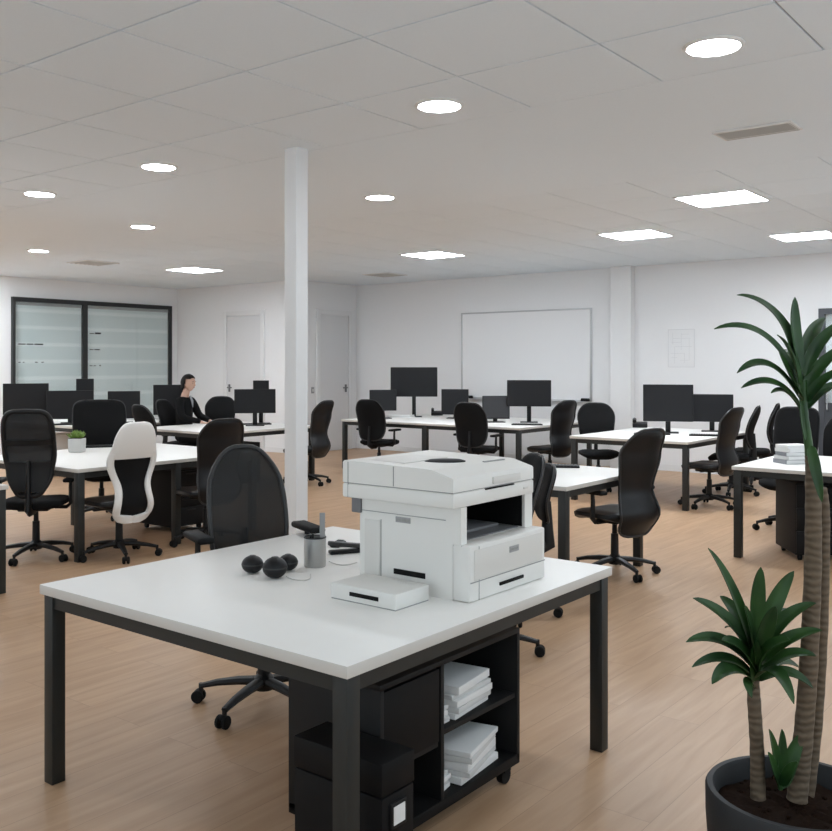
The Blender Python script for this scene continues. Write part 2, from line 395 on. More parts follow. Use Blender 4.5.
# ------------------------------------------------------------------ ceiling lamps and vents
def downlight(x, y, label):
    t = thing('downlight', label, 'ceiling light', (x, y, CZ), 0, 'round recessed downlights')
    MB().lathe([(.118, -.003), (.122, -.012), (.132, -.012), (.142, -.004), (.142, 0), (.118, 0)], 40).build('trim_ring', 'lamp_ring', t)
    MB().lathe([(0, -.006), (.118, -.006), (.118, -.002), (0, -.002)], 40).build('diffuser', 'lamp_round', t)
for x, y, l in ((4.29, 1.59, 'round downlight nearest the ceiling grille'), (4.30, 3.19, 'round downlight above the printer, in the tiled field'),
                (4.33, 5.83, 'round downlight in the tiled field just past the pillar'), (6.33, 5.35, 'round downlight in the plain band between pillar and far tiles'),
                (4.38, 7.57, 'round downlight in the tiled field, second past the pillar'), (6.10, 8.49, 'round downlight in the plain band, above the seated person'),
                (6.55, 11.35, 'round downlight in the plain band nearest the striped window'),
                (1.35, 4.8, 'added unseen round downlight close above the near end of the room'),  # this and the following downlights are added out of view as extra light
                (6.3, -.6, 'added unseen round downlight in the plain band, nearest the tall plant'), (1.35, -.8, 'added unseen round downlight behind the viewer'),
                (1.35, 8.5, 'added unseen round downlight by the near wall of the striped window'), (4.3, -.6, 'added unseen round downlight close to the near wall by the plant'), (4.4, 11.5, 'added unseen round downlight last of the tiled field')):
    downlight(x, y, l)
def panel(x, y, label):
    t = thing('panel_light', label, 'ceiling light', (x, y, CZ), 0, 'square ceiling panels')
    f = MB(); s = .32
    for sx, sy, dx, dy in ((0, s, 2 * s, .02), (0, -s, 2 * s, .02), (s, 0, .02, 2 * s), (-s, 0, .02, 2 * s)): f.box((sx, sy, -.004), (dx, dy, .008))
    f.build('frame', 'lamp_ring', t)
    MB().box((0, 0, -.002), (.62, .62, .004)).build('diffuser', 'lamp_panel', t)
for x, y, l in ((8.28, 2.99, 'square light panel nearest, between the grille and the plant crown'), (9.97, 4.60, 'square light panel above the desk with two monitors, before the wall pilaster'),
                (11.27, 3.10, 'square light panel above the tall plant, by the grey glazed door'), (10.1, 7.60, 'square light panel above the desk in front of the whiteboard'),
                (9.4, 11.75, 'square light panel above the white side door'), (3.2, 9.6, 'added unseen square light panel near the wall end of the succulent desk row'), (3.2, 12.4, 'added unseen square light panel nearest the near end of the window wall'), (5.2, 13.6, 'added unseen square light panel before the window wall, first along it'), (7.0, 14.3, 'added unseen square light panel close to the striped window')):  # last four panels are added out of view to brighten the window side
    panel(x, y, l)
def vent(x, y, w_, d_, label):
    t = thing('ceiling_grille', label, 'vent', (x, y, CZ), 0, 'ceiling grilles')
    f = MB()
    for sx, sy, dx, dy in ((0, d_ / 2, w_, .03), (0, -d_ / 2, w_, .03), (w_ / 2, 0, .03, d_ + .03), (-w_ / 2, 0, .03, d_ + .03)): f.box((sx, sy, -.006), (dx, dy, .012), bev=.003)
    f.build('frame', 'lamp_ring', t)
    MB().box((0, 0, -.002), (w_, d_, .003)).build('backing', 'vent_dark', t)
    n = 7
    sl = MB()
    for i in range(n): sl.box((w_ * (-.5 + (i + .5) / n), 0, -.006), (.03, d_, .003), rot=Matrix.Rotation(.6, 3, 'Y'))
    sl.build('slats', 'vent', t)
x, y = at(757, FPX * (CZ - EYE) / (HOR - 130)); vent(x, y, .22, .46, 'grey ceiling grille in the plain band above the plant')
x, y = at(93, FPX * (CZ - EYE) / (HOR - 262.5)); vent(x, y, .5, .5, 'small dark ceiling grille before the striped window')
x, y = at(385, FPX * (CZ - EYE) / (HOR - 274.5)); vent(x, y, .5, .5, 'small dark ceiling grille before the corner of the back wall')

# ------------------------------------------------------------------ wall items
t = thing('whiteboard', 'wide white board mounted on the back wall', 'whiteboard', (XB, 8.03, 1.0))
hw, hh = 1.225, 1.44
MB().box((-.012, 0, hh / 2), (.02, 2 * hw, hh)).build('writing_surface', 'whiteboard', t)
f = MB()
for c, d in (((-.014, 0, hh), (.028, 2 * hw + .03, .025)), ((-.014, 0, 0), (.028, 2 * hw + .03, .025)), ((-.014, hw, hh / 2), (.028, .03, hh)), ((-.014, -hw, hh / 2), (.028, .03, hh))): f.box(c, d, bev=.003)
f.build('frame', 'aluminium', t)
MB().box((-.05, 0, -.012), (.09, 2 * hw - .1, .012), bev=.003).build('marker_tray', 'aluminium', t)
def eraser(y, label):
    e = thing('board_eraser', label, 'eraser', (XB - .064, y, .995), 0, 'erasers on the whiteboard tray')
    MB().box((0, 0, .015), (.05, .14, .03), bev=.005).build('felt', 'black_fabric', e); MB().box((0, 0, .038), (.045, .13, .018), bev=.006).build('grip', 'black_plastic', e)
eraser(6.88, 'black eraser on the whiteboard tray, end nearest the pilaster'); eraser(9.08, 'black eraser on the whiteboard tray, end nearest the big monitor')
t = thing('wall_sheet', 'pale sheet with a faint line drawing on the back wall', 'poster', (XB, 5.35, 1.53))
MB().box((-.003, 0, .275), (.005, .40, .55)).build('sheet', 'whiteboard', t)
b = MB(); rnd = random.Random(3)
for c, d in (((0, 0), (.002, .40)), ((0, .55), (.002, .40))): b.box((-.006, 0, c[1]), (.002, .40, .006))
for s in (-1, 1): b.box((-.006, s * .198, .275), (.002, .005, .55))
for yy, z0, z1 in ((-.12, .1, .42), (.1, .05, .3), (0, .25, .5), (.13, .33, .5), (-.05, .06, .2)): b.box((-.006, yy, (z0 + z1) / 2), (.002, .004, z1 - z0))
for z, y0, y1 in ((.1, -.12, .02), (.2, -.05, .16), (.3, -.16, .1), (.42, -.14, .13), (.36, .0, .15), (.48, -.12, .0), (.14, .06, .15)): b.box((-.006, (y0 + y1) / 2, z), (.002, y1 - y0, .004))
b.build('line_drawing', 'pencil_grey', t)
t = thing('light_switch', 'small grey switch on the wall beside the corner door', 'switch', (11.98, YJ, 1.05))
MB().box((0, -.005, .06), (.07, .01, .11), bev=.003).build('plate', 'mid_grey', t); MB().box((0, -.013, .06), (.03, .008, .05), bev=.002).build('rocker', 'white_plastic', t)

# ------------------------------------------------------------------ desks
def desk(name, x0, y0, dx, dy, label, legs=None, th=.03, lw=.06, H=.74, mids_x=(), mids_y=(), group='white office desks on dark metal frames'):
    t = thing(name, label, 'desk', (x0 + dx / 2, y0 + dy / 2, 0), 0, group)
    hx, hy = dx / 2, dy / 2
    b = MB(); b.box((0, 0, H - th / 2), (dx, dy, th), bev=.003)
    to = b.build('tabletop', ['desk_white', 'desk_edge_shade'], t)
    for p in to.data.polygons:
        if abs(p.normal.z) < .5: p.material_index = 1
    i = .012 + lw / 2; zt = H - th
    xsn = [-hx + i] + [m - hx for m in mids_x] + [hx - i]; ysn = [-hy + i] + [m - hy for m in mids_y] + [hy - i]
    for yy in ysn:
        if yy not in (ysn[0], ysn[-1]) : continue
        for xx in xsn: MB().box((xx, yy, zt / 2), (lw, lw, zt), bev=.003).build('leg', 'desk_metal', t)
    for xx in (xsn[0], xsn[-1]):
        for yy in ysn[1:-1]: MB().box((xx, yy, zt / 2), (lw, lw, zt), bev=.003).build('leg', 'desk_metal', t)
    r = MB()
    for yy in (ysn[0], ysn[-1]): r.box((0, yy, zt - .025), (dx - 2 * i - lw, lw * .7, .05))
    for xx in (xsn[0], xsn[-1]): r.box((xx, 0, zt - .025), (lw * .7, dy - 2 * i - lw, .05))
    r.box((0, 0, zt - .025), (dx - 2 * i - lw, .04, .03))
    r.build('frame_rails', 'desk_metal', t)
    return t
DT = .74
desk('desk', 1.885, 1.71, 1.60, 1.55, 'large white desk in front carrying the printer', th=.036, lw=.055)
desk('desk', 1.60, 6.13, 1.72, 1.6, 'white desk mostly out of frame, only its dark corner leg showing at the picture edge')
desk('desk', 4.15, 6.62, 1.9, 1.65, 'white desk with the potted succulent and the white framed chair', mids_x=(.98,))
desk('desk', 6.98, 11.1, 1.75, 1.9, 'white desk before the striped window crowded with black monitors')
desk('desk', 7.38, 8.85, 1.75, 1.55, 'white desk at which the person is working')
desk('desk', 5.57, 3.07, 1.26, 1.62, 'white desk behind the printer with a keyboard and a curved black chair')
desk('desk', 10.41, 6.42, 2.05, 3.15, 'long white desk in front of the whiteboard', mids_y=(1.57,))
desk('desk', 9.62, 3.84, 2.0, 1.42, 'white desk below the wall sheet with two monitors')
desk('desk', 7.55, .62, 1.35, 2.03, 'white desk behind the tall plant with a stack of books')

# ------------------------------------------------------------------ chairs
def lerp(a, b, t): return a + (b - a) * t
def interp(pts, t):
    for (t0, v0), (t1, v1) in zip(pts, pts[1:]):
        if t <= t1:
            k = (t - t0) / (t1 - t0) if t1 > t0 else 0; k = k * k * (3 - 2 * k); return v0 + (v1 - v0) * k
    return pts[-1][1]
def back_grid(W, X, z0, z1, n=3.5, curve=.9, rows=26, cols=13, inset=0.0, nb=None):
    nb = nb or n; P = []
    for i in range(rows):
        a = -cos(pi * i / (rows - 1)); t = (a + 1) / 2               # denser at both ends
        e = max(0.0, 1 - abs(a) ** (n if a > 0 else nb)) ** (1 / (n if a > 0 else nb))
        hw = max(.006, interp(W, t) * e - inset * 1.0)
        zz = lerp(z0 + inset, z1 - inset, t); row = []
        for j in range(cols):
            u = -1 + 2 * j / (cols - 1); y = u * hw
            row.append((interp(X, t) + curve * y * y, y, zz))
        P.append(row)
    return P
def outline(P):
    return [r[0] for r in P] + [r[-1] for r in reversed(P)]
def chair_base(t, zs=.46, mat_='black_plastic', r=.30):
    MB().lathe([(0, .075), (.045, .075), (.05, .09), (.045, .13), (.03, .145), (.028, .30), (.02, .302), (.018, zs - .07), (0, zs - .07)], 16).build('gas_lift', mat_, t)
    for k in range(5):
        a = 2 * pi * k / 5 + .3; d = Vector((cos(a), sin(a), 0))
        b = MB(); b.tube([d * .03 + Vector((0, 0, .112)), d * .12 + Vector((0, 0, .108)), d * .22 + Vector((0, 0, .095)), d * r + Vector((0, 0, .076))], [.03, .027, .022, .017], n=8, flat=.75)
        b.tube([d * r + Vector((0, 0, .088)), d * r + Vector((0, 0, .05))], .011, n=8)
        leg = b.build('base_leg', mat_, t)
        n = Vector((-d.y, d.x, 0)); c = MB(); cc = d * (r + .012) + Vector((0, 0, .029))
        for sgn in (-1, 1):
            p = cc + n * (.017 * sgn); c.tube([p - n * .010, p - n * .006, p + n * .006, p + n * .010], [.024, .029, .029, .024], n=14)
        c.ball(cc + Vector((0, 0, .012)), .021, (1, 1, .9), 10)
        c.build('caster', 'rubber', leg)
def chair_seat(t, mat_='black_fabric', zs=.46, w=.49, d=.47):
    P = []
    for i in range(15):
        a = -cos(pi * i / 14)
        e = max(0, 1 - abs(a) ** 4) ** .25; row = []
        for j in range(13):
            u = -1 + 2 * j / 12; y = u * max(.01, w / 2 * e)
            z = zs - .012 * (1 - (y / (w / 2)) ** 2) - (.035 * max(0, a - .55) ** 2 / .2)
            row.append((a * d / 2 + .02, y, z))
        P.append(row)
    MB().sheet(P, lambda i, j: .03 + .045 * (max(0, 1 - abs(2 * i - 1) ** 6)) * (max(0, 1 - abs(2 * j - 1) ** 6))).build('seat', mat_, t, ang=60)
    MB().box((0, 0, zs - .052), (.22, .24, .035), bev=.012).box((-.03, .17, zs - .055), (.03, .14, .014), bev=.004).build('seat_mechanism', 'black_plastic', t)
def chair_arms(t, z=.635, y=.27, x0=-.02):
    for s in (-1, 1):
        b = MB(); b.tube([(x0, s * .15, .415), (x0, s * (y - .03), .412), (x0, s * y, .44), (x0 - .005, s * y, .56), (x0, s * y, z - .015)], [.02, .02, .02, .018, .016], n=8, flat=.8)
        a = b.build('armrest', 'black_plastic', t)
        MB().box((x0 + .01, s * y, z), (.25, .08, .03), bev=.013, seg=3).build('arm_pad', 'rubber', a)
def chair_spine(t, xb, z=.62):
    MB().tube([(-.08, 0, .405), (-.20, 0, .405), (-.262, 0, .43), (xb - .03, 0, .52), (xb - .028, 0, z)], [.028, .026, .026, .024, .016], n=10, flat=1.6).build('back_bracket', 'black_plastic', t)
def chair_solid(W, X, z0, z1, arms, label, n=3.2, low=False, th=.045, name='office_chair', fab='black_leather'):
    t = thing(name, label, 'chair', group='black office chairs')
    chair_base(t); chair_seat(t, fab)
    if low: MB().tube([(-.06, 0, .405), (-.17, 0, .405), (interp(X, .1) - .01, 0, .415)], [.03, .035, .03], n=10, flat=.6).build('back_bracket', 'black_plastic', t)
    else: chair_spine(t, interp(X, .3), lerp(z0, z1, .35))
    P = back_grid(W, X, z0, z1, n)
    bk = MB().sheet(P, lambda i, j: .012 + th * (1 - abs(2 * i - 1) ** 5) * (1 - abs(2 * j - 1) ** 4)).build('backrest', fab, t, ang=70)
    MB().tube(outline(back_grid(W, [(a, v - .012) for a, v in X], z0, z1, n)), .0085, n=8, closed=True).build('back_rim', 'rim_plastic', bk)
    if arms: chair_arms(t)
    return t
def chair_mesh(W, X, z0, z1, arms, label, n=4.0, fab='black_mesh', bars=True, rim=.015, rimmat='black_plastic', name='office_chair', armz=.635):
    t = thing(name, label, 'chair', group='black office chairs')
    chair_base(t); chair_seat(t); chair_spine(t, interp(X, .25), lerp(z0, z1, .42))
    P = back_grid(W, X, z0, z1, n)
    fr = MB().tube(outline(P), rim, n=10, closed=True).build('backrest', rimmat, t, ang=70)
    MB().sheet(back_grid(W, X, z0, z1, n, inset=.006), .003).build('mesh_panel', fab, fr, ang=70)
    if bars:
        # lower shell and upper cross bar behind the mesh
        for nm, tts in (('lumbar_pad', (.05, .14, .24, .33, .40)), ('cross_bar', (.60, .63, .66))):
            MB().sheet([[(interp(X, tt) - .016 + .9 * (u * (interp(W, tt) - .012)) ** 2, u * (interp(W, tt) - .012), lerp(z0, z1, tt)) for u in (-1, -.6, -.3, 0, .3, .6, 1)] for tt in tts], .010).build(nm, 'black_plastic', fr)
    if arms: chair_arms(t, armz, x0=-.13 if armz > .7 else -.02)
    return t
R = radians
F = -90
# prototypes (each is itself one of the chairs in the room)
W_rect = [(0, .17), (.35, .20), (1, .235)]
Xl = [(0, -.235), (.3, -.215), (1, -.315)]
used = {}
def place(key, make, x, y, ang, label, scale=None):
    if key not in used:
        o = make(label); used[key] = o; o.location = (x, y, 0); o.rotation_euler = (0, 0, ang)
    else: o = dup(used[key], (x, y, 0), ang, label)
    return o
K = {
 'rect_mesh': lambda l: chair_mesh([(0, .11), (.25, .16), (.5, .185), (1, .185)], Xl, .53, 1.20, True, l, n=5, fab='black_mesh', rim=.02),
 'round_mesh': lambda l: chair_mesh([(0, .175), (.4, .19), (.75, .19), (1, .165)], [(0, -.24), (.3, -.22), (1, -.30)], .50, 1.165, True, l, n=2.7, fab='sheer_mesh', rim=.011, rimmat='rim_plastic', bars=False, armz=.775),
 'curved': lambda l: chair_solid([(0, .225), (.22, .215), (.42, .19), (.8, .225), (1, .21)], [(0, -.21), (.18, -.265), (.4, -.215), (.75, -.275), (1, -.335)], .36, 1.10, False, l, n=4, th=.03, low=True),
 'curved_arms': lambda l: chair_solid([(0, .235), (.2, .225), (.42, .185), (.8, .235), (1, .215)], [(0, -.20), (.2, -.275), (.42, -.22), (.75, -.275), (1, -.345)], .31, 1.10, True, l, n=4, th=.03, low=True),
 'plain': lambda l: chair_solid([(0, .19), (.3, .215), (.7, .235), (1, .21)], [(0, -.23), (.3, -.22), (1, -.31)], .56, 1.07, False, l, n=3.4, th=.05, fab='black_fabric'),
 'plain_arms': lambda l: chair_solid([(0, .21), (.3, .225), (.7, .235), (1, .20)], [(0, -.23), (.3, -.22), (1, -.31)], .49, 1.07, True, l, n=4.2, th=.05, fab='black_fabric'),
 'wide': lambda l: chair_solid([(0, .25), (.5, .262), (1, .262)], [(0, -.23), (.3, -.22), (1, -.28)], .66, 1.19, False, l, n=6, th=.05, fab='black_fabric'),
 'tall': lambda l: chair_solid([(0, .18), (.5, .205), (1, .205)], [(0, -.23), (.3, -.22), (1, -.29)], .60, 1.15, True, l, n=5, th=.05, fab='black_fabric'),
 'low': lambda l: chair_solid([(0, .15), (.5, .19), (1, .2)], [(0, -.23), (.3, -.22), (1, -.27)], .58, .93, False, l, n=4, th=.05, fab='black_fabric'),
}
def ch(kind, x, y, deg, label): return place(kind, K[kind], x, y, R(deg), label)
ch('rect_mesh', 4.06, 7.07, 47, 'tall black mesh chair tucked under the succulent desk, see-through lower back')
ch('round_mesh', 2.95, 3.19, -112, 'round-topped sheer mesh chair at the far side of the printer desk')
ch('curved', 5.33, 6.50, 80, 'black curved chair beside the white framed chair, at the pillar end of the succulent desk')
ch('plain_arms', 4.20, 2.83, 138, 'round-backed black chair right behind the printer')
ch('low', 4.97, 3.15, 133, 'low-backed black chair wedged between printer and the desk behind it')
ch('curved_arms', 6.42, 3.13, 76, 'glossy curved black chair at the desk behind the printer')
ch('curved', 10.10, 3.79, 82, 'black curved chair on the near side of the two-monitor desk')
ch('plain', 10.66, 5.42, -146, 'black chair on the far side of the two-monitor desk, near the pilaster')
ch('plain', 11.25, 3.95, 104, 'black chair seen edge-on at the wall end of the two-monitor desk')
ch('plain_arms', 10.26, 8.69, 8, 'black armchair at the whiteboard desk, end nearest the corner door')
ch('plain_arms', 10.26, 6.97, 8, 'black armchair in the middle of the whiteboard desk front')
ch('curved', 10.84, 6.22, 76, 'black curved chair at the end of the whiteboard desk, near the pilaster')
ch('curved', 8.75, 8.66, 100, 'black curved chair just beside the pillar, at the end of the working desk')
ch('plain', 9.33, 11.11, -140, 'black chair beyond the working desk facing the person')
ch('plain', 7.26, 9.74, -6, 'narrow black chair between the white framed chair and the person')
ch('wide', 5.55, 8.42, -118, 'wide square-backed black chair behind the succulent pot')
ch('tall', 9.12, 2.65, 180, 'tall black chair on the far side of the book desk, behind the pedestal')
ch('plain', 12.1, 3.98, 107, 'black chair seen edge-on by the back wall, between the two-monitor desk and glazed door')
ch('plain_arms', 9.72, 2.36, 172, 'black armchair behind the tall plant, before the glazed door')

# white framed chair
t = thing('office_chair', 'black chair with a white hourglass back frame', 'chair', (4.50, 6.58, 0), R(84))
chair_base(t); chair_seat(t, 'black_leather')
MB().tube([(-.06, 0, .405), (-.17, 0, .405), (-.225, 0, .415)], [.03, .035, .03], n=10, flat=.6).build('back_bracket', 'black_plastic', t)
WW = [(0, .175), (.10, .185), (.34, .155), (.62, .215), (.80, .185), (1, .165)]; XX = [(0, -.20), (.2, -.26), (.45, -.22), (1, -.30)]
Z0, Z1 = .30, 1.11
O = back_grid(WW, XX, Z0, Z1, 4.5, rows=33, cols=3)
# ring: outer outline to inner opening
def wring(tl, inset_w, side, x_off=0):
    a = 2 * tl - 1; e = max(0, 1 - abs(a) ** 4.5) ** (1 / 4.5); hw = interp(WW, tl) * e
    return hw
fr = MB()
for sgn in (-1, 1):
    P = []
    for i in range(30):
        tl = .0 + .70 * i / 29 if i else .004
        hw = max(.01, wring(tl, 0, sgn)); wi = .055
        hi = max(.0, hw - wi) if tl > .09 else 0.0
        row = []
        for j in range(7):
            y = lerp(hi, hw, j / 6) * sgn; row.append((interp(XX, tl) + .9 * y * y, y, lerp(Z0, Z1, tl)))
        P.append(row)
    fr.sheet(P, lambda i, j: .018 + .022 * (1 - abs(2 * j - 1) ** 4))
P = []
for i in range(18):
    tl = .64 + .36 * (1 - (1 - i / 17) ** 1.6); tl = min(tl, .999)
    hw = max(.012, wring(tl, 0, 1)); P.append([(interp(XX, tl) + .9 * (u * hw) ** 2 - .002, u * hw, lerp(Z0, Z1, tl)) for u in [k / 6 - 1 for k in range(13)]])
fr.sheet(P, lambda i, j: .02 + .025 * (1 - abs(2 * i - 1) ** 6) * (1 - abs(2 * j - 1) ** 6))
bk = fr.build('backrest', 'white_shell', t, ang=60); bk['label'] = 'white hourglass back frame'
P = []
for i in range(20):
    tl = .06 + .62 * i / 19; hw = wring(tl, 0, 1) - .035
    P.append([(interp(XX, tl) + .9 * (u * hw) ** 2 + .008, u * hw, lerp(Z0, Z1, tl)) for u in (-1, -.66, -.33, 0, .33, .66, 1)])
MB().sheet(P, .012).build('back_pad', 'black_fabric', bk, ang=60)

# ------------------------------------------------------------------ monitors, keyboards, small desk things
def monitor(x, y, ang, w_, h_, zbot, label, bk='black_plastic', scr='screen'):
    t = thing('monitor', label, 'monitor', (x, y, DT), ang, 'black desktop monitors')
    zc = zbot - DT + h_ / 2
    MB().box((0, 0, zc), (.028, w_, h_), bev=.006).box((-.022, 0, zc), (.03, w_ * .6, h_ * .6), bev=.012).build('housing', bk, t)
    MB().box((.0145, 0, zc + .004), (.002, w_ - .018, h_ - .026)).build('screen', scr, t)
    MB().box((-.05, 0, (zc + .012) / 2 + .004), (.028, .06, zc + .006), bev=.006).box((-.035, 0, zc), (.03, .08, .08), bev=.005).build('stand_neck', 'black_plastic', t)
    MB().box((-.03, 0, .006), (.19, .25, .012), bev=.005).build('stand_base', 'black_plastic', t)
    return t
def monpx(px, d, w_, z0, z1, label, off=0, **k):
    x, y = at(px, d); return monitor(x, y, facing_cam(x, y, off), w_, z1 - z0, z0, label, **k)
# whiteboard desk
monpx(414, 14.75, .74, 1.06, 1.525, 'largest black monitor on the whiteboard desk')
monpx(383, 14.3, .42, .86, 1.18, 'black monitor behind the largest one, nearest the corner door', off=12)
monpx(455, 14.3, .42, .80, 1.19, 'black monitor behind the middle whiteboard desk chair', off=-8)
monpx(496, 13.35, .40, .79, 1.12, 'lower grey-screened monitor beside the wide monitor of the whiteboard desk', off=14, scr='screen_grey')
monpx(529, 13.3, .625, .97, 1.345, 'wide black monitor at the pilaster end of the whiteboard desk')
# two-monitor desk
monpx(668, 11.25, .585, .88, 1.325, 'bigger black monitor of the two-monitor desk')
monpx(712, 11.5, .50, .86, 1.20, 'smaller black monitor of the two-monitor desk')
# working desk
monpx(255, 12.6, .55, .91, 1.235, 'black monitor on the working desk in front of the person')
monpx(261, 13.05, .22, 1.0, 1.345, 'small raised black screen behind the working desk monitor')
# window desk
monpx(26, 13.2, .60, .86, 1.30, 'big black monitor at the window desk end, above the tall mesh chair')
monpx(70, 13.15, .62, .80, 1.20, 'wide black monitor in the middle of the window desk')
monpx(85, 13.65, .245, 1.05, 1.36, 'small raised black screen in front of the window mullion')
monpx(124, 13.25, .44, .80, 1.19, 'black monitor at the window desk before the wider pane')
monpx(168, 13.5, .41, .84, 1.275, 'black monitor right behind the person')

def keyboard(x, y, ang, label, wd=.42):
    t = thing('keyboard', label, 'keyboard', (x, y, DT), ang, 'black keyboards')
    MB().box((0, 0, .008), (.14, wd, .014), bev=.004).build('keyboard_body', 'black_plastic', t)
    b = MB(); n = 14
    for r in range(5):
        for c in range(n): b.box((-.052 + r * .026, -wd / 2 + .02 + (c + .5) * (wd - .04) / n, .017), (.021, (wd - .04) / n - .005, .006))
    b.build('keys', 'rim_plastic', t, smooth=False)
def kbpx(px, py, label, off=0):
    x, y = on(px, py, DT); keyboard(x, y, facing_cam(x, y, off), label)
kbpx(256, 424.5, 'black keyboard below the working desk monitor')
kbpx(553, 467, 'black keyboard on the desk behind the printer')
kbpx(652, 434.5, 'black keyboard below the bigger of the two monitors')
kbpx(527, 425, 'black keyboard below the wide monitor on the whiteboard desk')
kbpx(104, 447, 'black keyboard beside the succulent pot')
kbpx(62, 425, 'black keyboard below the window desk monitors')
kbpx(708, 436, 'black keyboard below the smaller of the two monitors')
def phone(px, py, label, off=0):
    x, y = on(px, py, DT); t = thing('desk_phone', label, 'phone', (x, y, DT + .009), facing_cam(x, y, off))
    MB().box((0, 0, .03), (.17, .19, .05), rot=Matrix.Rotation(.15, 3, 'Y'), bev=.01).build('phone_body', 'black_plastic', t)
    MB().tube([(.07, -.07, .075), (.05, -.07, .085), (-.05, -.07, .1), (-.075, -.07, .09)], [.026, .018, .018, .026], n=10).build('handset', 'black_plastic', t)
phone(640, 427.5, 'black phone beside the bigger of the two monitors')
phone(437, 415.5, 'small black phone beside the largest monitor')
# paper stacks far back
def sheets(x, y, z, ang, w_, d_, n, label, group=None, cols=('paper', 'paper_grey'), th=.012, name='paper_stack', seed=1, cat='papers'):
    t = thing(name, label, cat, (x, y, z), ang, group); r = random.Random(seed)
    zz = 0
    for i in range(n):
        h = th * r.uniform(.7, 1.3)
        MB().box((r.uniform(-.008, .008), r.uniform(-.008, .008), zz + h / 2), (w_, d_, h * .96), rz=r.uniform(-.12, .12), bev=.0015).build('sheaf', cols[i % len(cols)], t); zz += h
    return t
x, y = on(400, 417.5, DT); sheets(x, y, DT, R(20), .22, .4, 3, 'white papers on the whiteboard desk before the largest monitor', seed=2)
x, y = on(169, 420, DT); sheets(x, y, DT, R(30), .3, .3, 6, 'white papers on the window desk behind the person', seed=3, th=.02)
x, y = on(136, 420, DT); sheets(x, y, DT, R(30), .25, .3, 2, 'white papers on the window desk below the wider pane', seed=5)
# book stack on the right desk: each book is its own thing
x, y = on(793, 463, DT); z = DT
for i, (w_, d_, h, a, m, l) in enumerate(((.25, .19, .035, -40, 'book_grey', 'grey book at the bottom of the stack behind the plant'), (.24, .18, .03, -34, 'paper_grey', 'pale book second from the bottom of the stack behind the plant'),
        (.22, .17, .032, -44, 'book_grey', 'dark book under the white ones in the stack behind the plant'), (.23, .17, .03, -30, 'paper', 'white book second from the top of the stack behind the plant'), (.22, .165, .028, -38, 'paper', 'white book on top of the stack behind the plant'))):
    bk_ = thing('book', l, 'book', (x, y, z), R(a), 'books stacked on the right desk')
    MB().box((.003, 0, h / 2), (w_ - .008, d_ - .01, h - .006)).build('pages', 'paper', bk_, smooth=False)
    MB().box((0, 0, .0015), (w_, d_, .003)).box((0, 0, h - .0015), (w_, d_, .003)).box((-w_ / 2 + .0015, 0, h / 2), (.003, d_, h)).build('cover', m, bk_, smooth=False); z += h
# succulent
x, y = on(77, 452, DT)
t = thing('potted_succulent', 'small green succulent in a square whitish pot on the desk', 'plant', (x, y, DT), R(38))
b = MB(); b.box((0, 0, .066), (.135, .135, .13), bev=.012, taper=.93); b.build('pot', 'ceramic', t)
MB().box((0, 0, .131), (.118, .118, .006)).build('soil', 'soil', t)
b = MB(); r = random.Random(4)
for i in range(46):
    a = r.uniform(0, 2 * pi); tl = r.uniform(.25, 1.0); L_ = r.uniform(.05, .075)
    d = Vector((cos(a) * tl, sin(a) * tl, 1.1 - .6 * tl)).normalized(); p = Vector((cos(a) * .04 * tl, sin(a) * .04 * tl, .132))
    b.tube([p, p + d * L_ * .45, p + d * L_ * .8 + Vector((0, 0, .006)), p + d * L_ + Vector((0, 0, .012))], [.006, .010, .007, .001], n=6, flat=.6)
b.build('foliage', 'succulent', t)

# ------------------------------------------------------------------ pedestals
def pedestal(x, y, ang, w_, d_, h_, label, m='cabinet_black'):
    t = thing('drawer_pedestal', label, 'cabinet', (x, y, 0), ang, 'black drawer pedestals')
    MB().box((0, 0, .05 + (h_ - .05) / 2), (d_, w_, h_ - .05), bev=.004).build('body', m, t)
    n = 3; hh = (h_ - .07) / n
    for i in range(n):
        dr = MB().box((d_ / 2 + .009, 0, .06 + hh * (i + .5)), (.018, w_ - .006, hh - .006), bev=.003).build('drawer', m, t)
        MB().box((d_ / 2 + .022, 0, .06 + hh * (i + .5) + hh * .32), (.012, .12, .01), bev=.003).build('handle', 'cabinet_edge', dr)
    for sx in (-1, 1):
        for sy in (-1, 1): MB().tube([(sx * (d_ / 2 - .05), sy * (w_ / 2 - .05) - .012, .025), (sx * (d_ / 2 - .05), sy * (w_ / 2 - .05) + .012, .025)], .025, n=14).box((sx * (d_ / 2 - .05), sy * (w_ / 2 - .05), .045), (.03, .03, .012)).build('caster', 'rubber', t)
    return t
pedestal(8.03, 2.15, R(-145), .44, .48, .62, 'black drawer pedestal under the book desk')
pedestal(5.62, 7.35, R(-90), .40, .5, .58, 'black drawer pedestal under the succulent desk')
pedestal(7.35, 12.2, R(180), .40, .5, .58, 'white drawer pedestal under the window desk', 'white_shell')
pedestal(8.05, 9.25, R(180), .40, .5, .56, 'black drawer pedestal under the working desk')

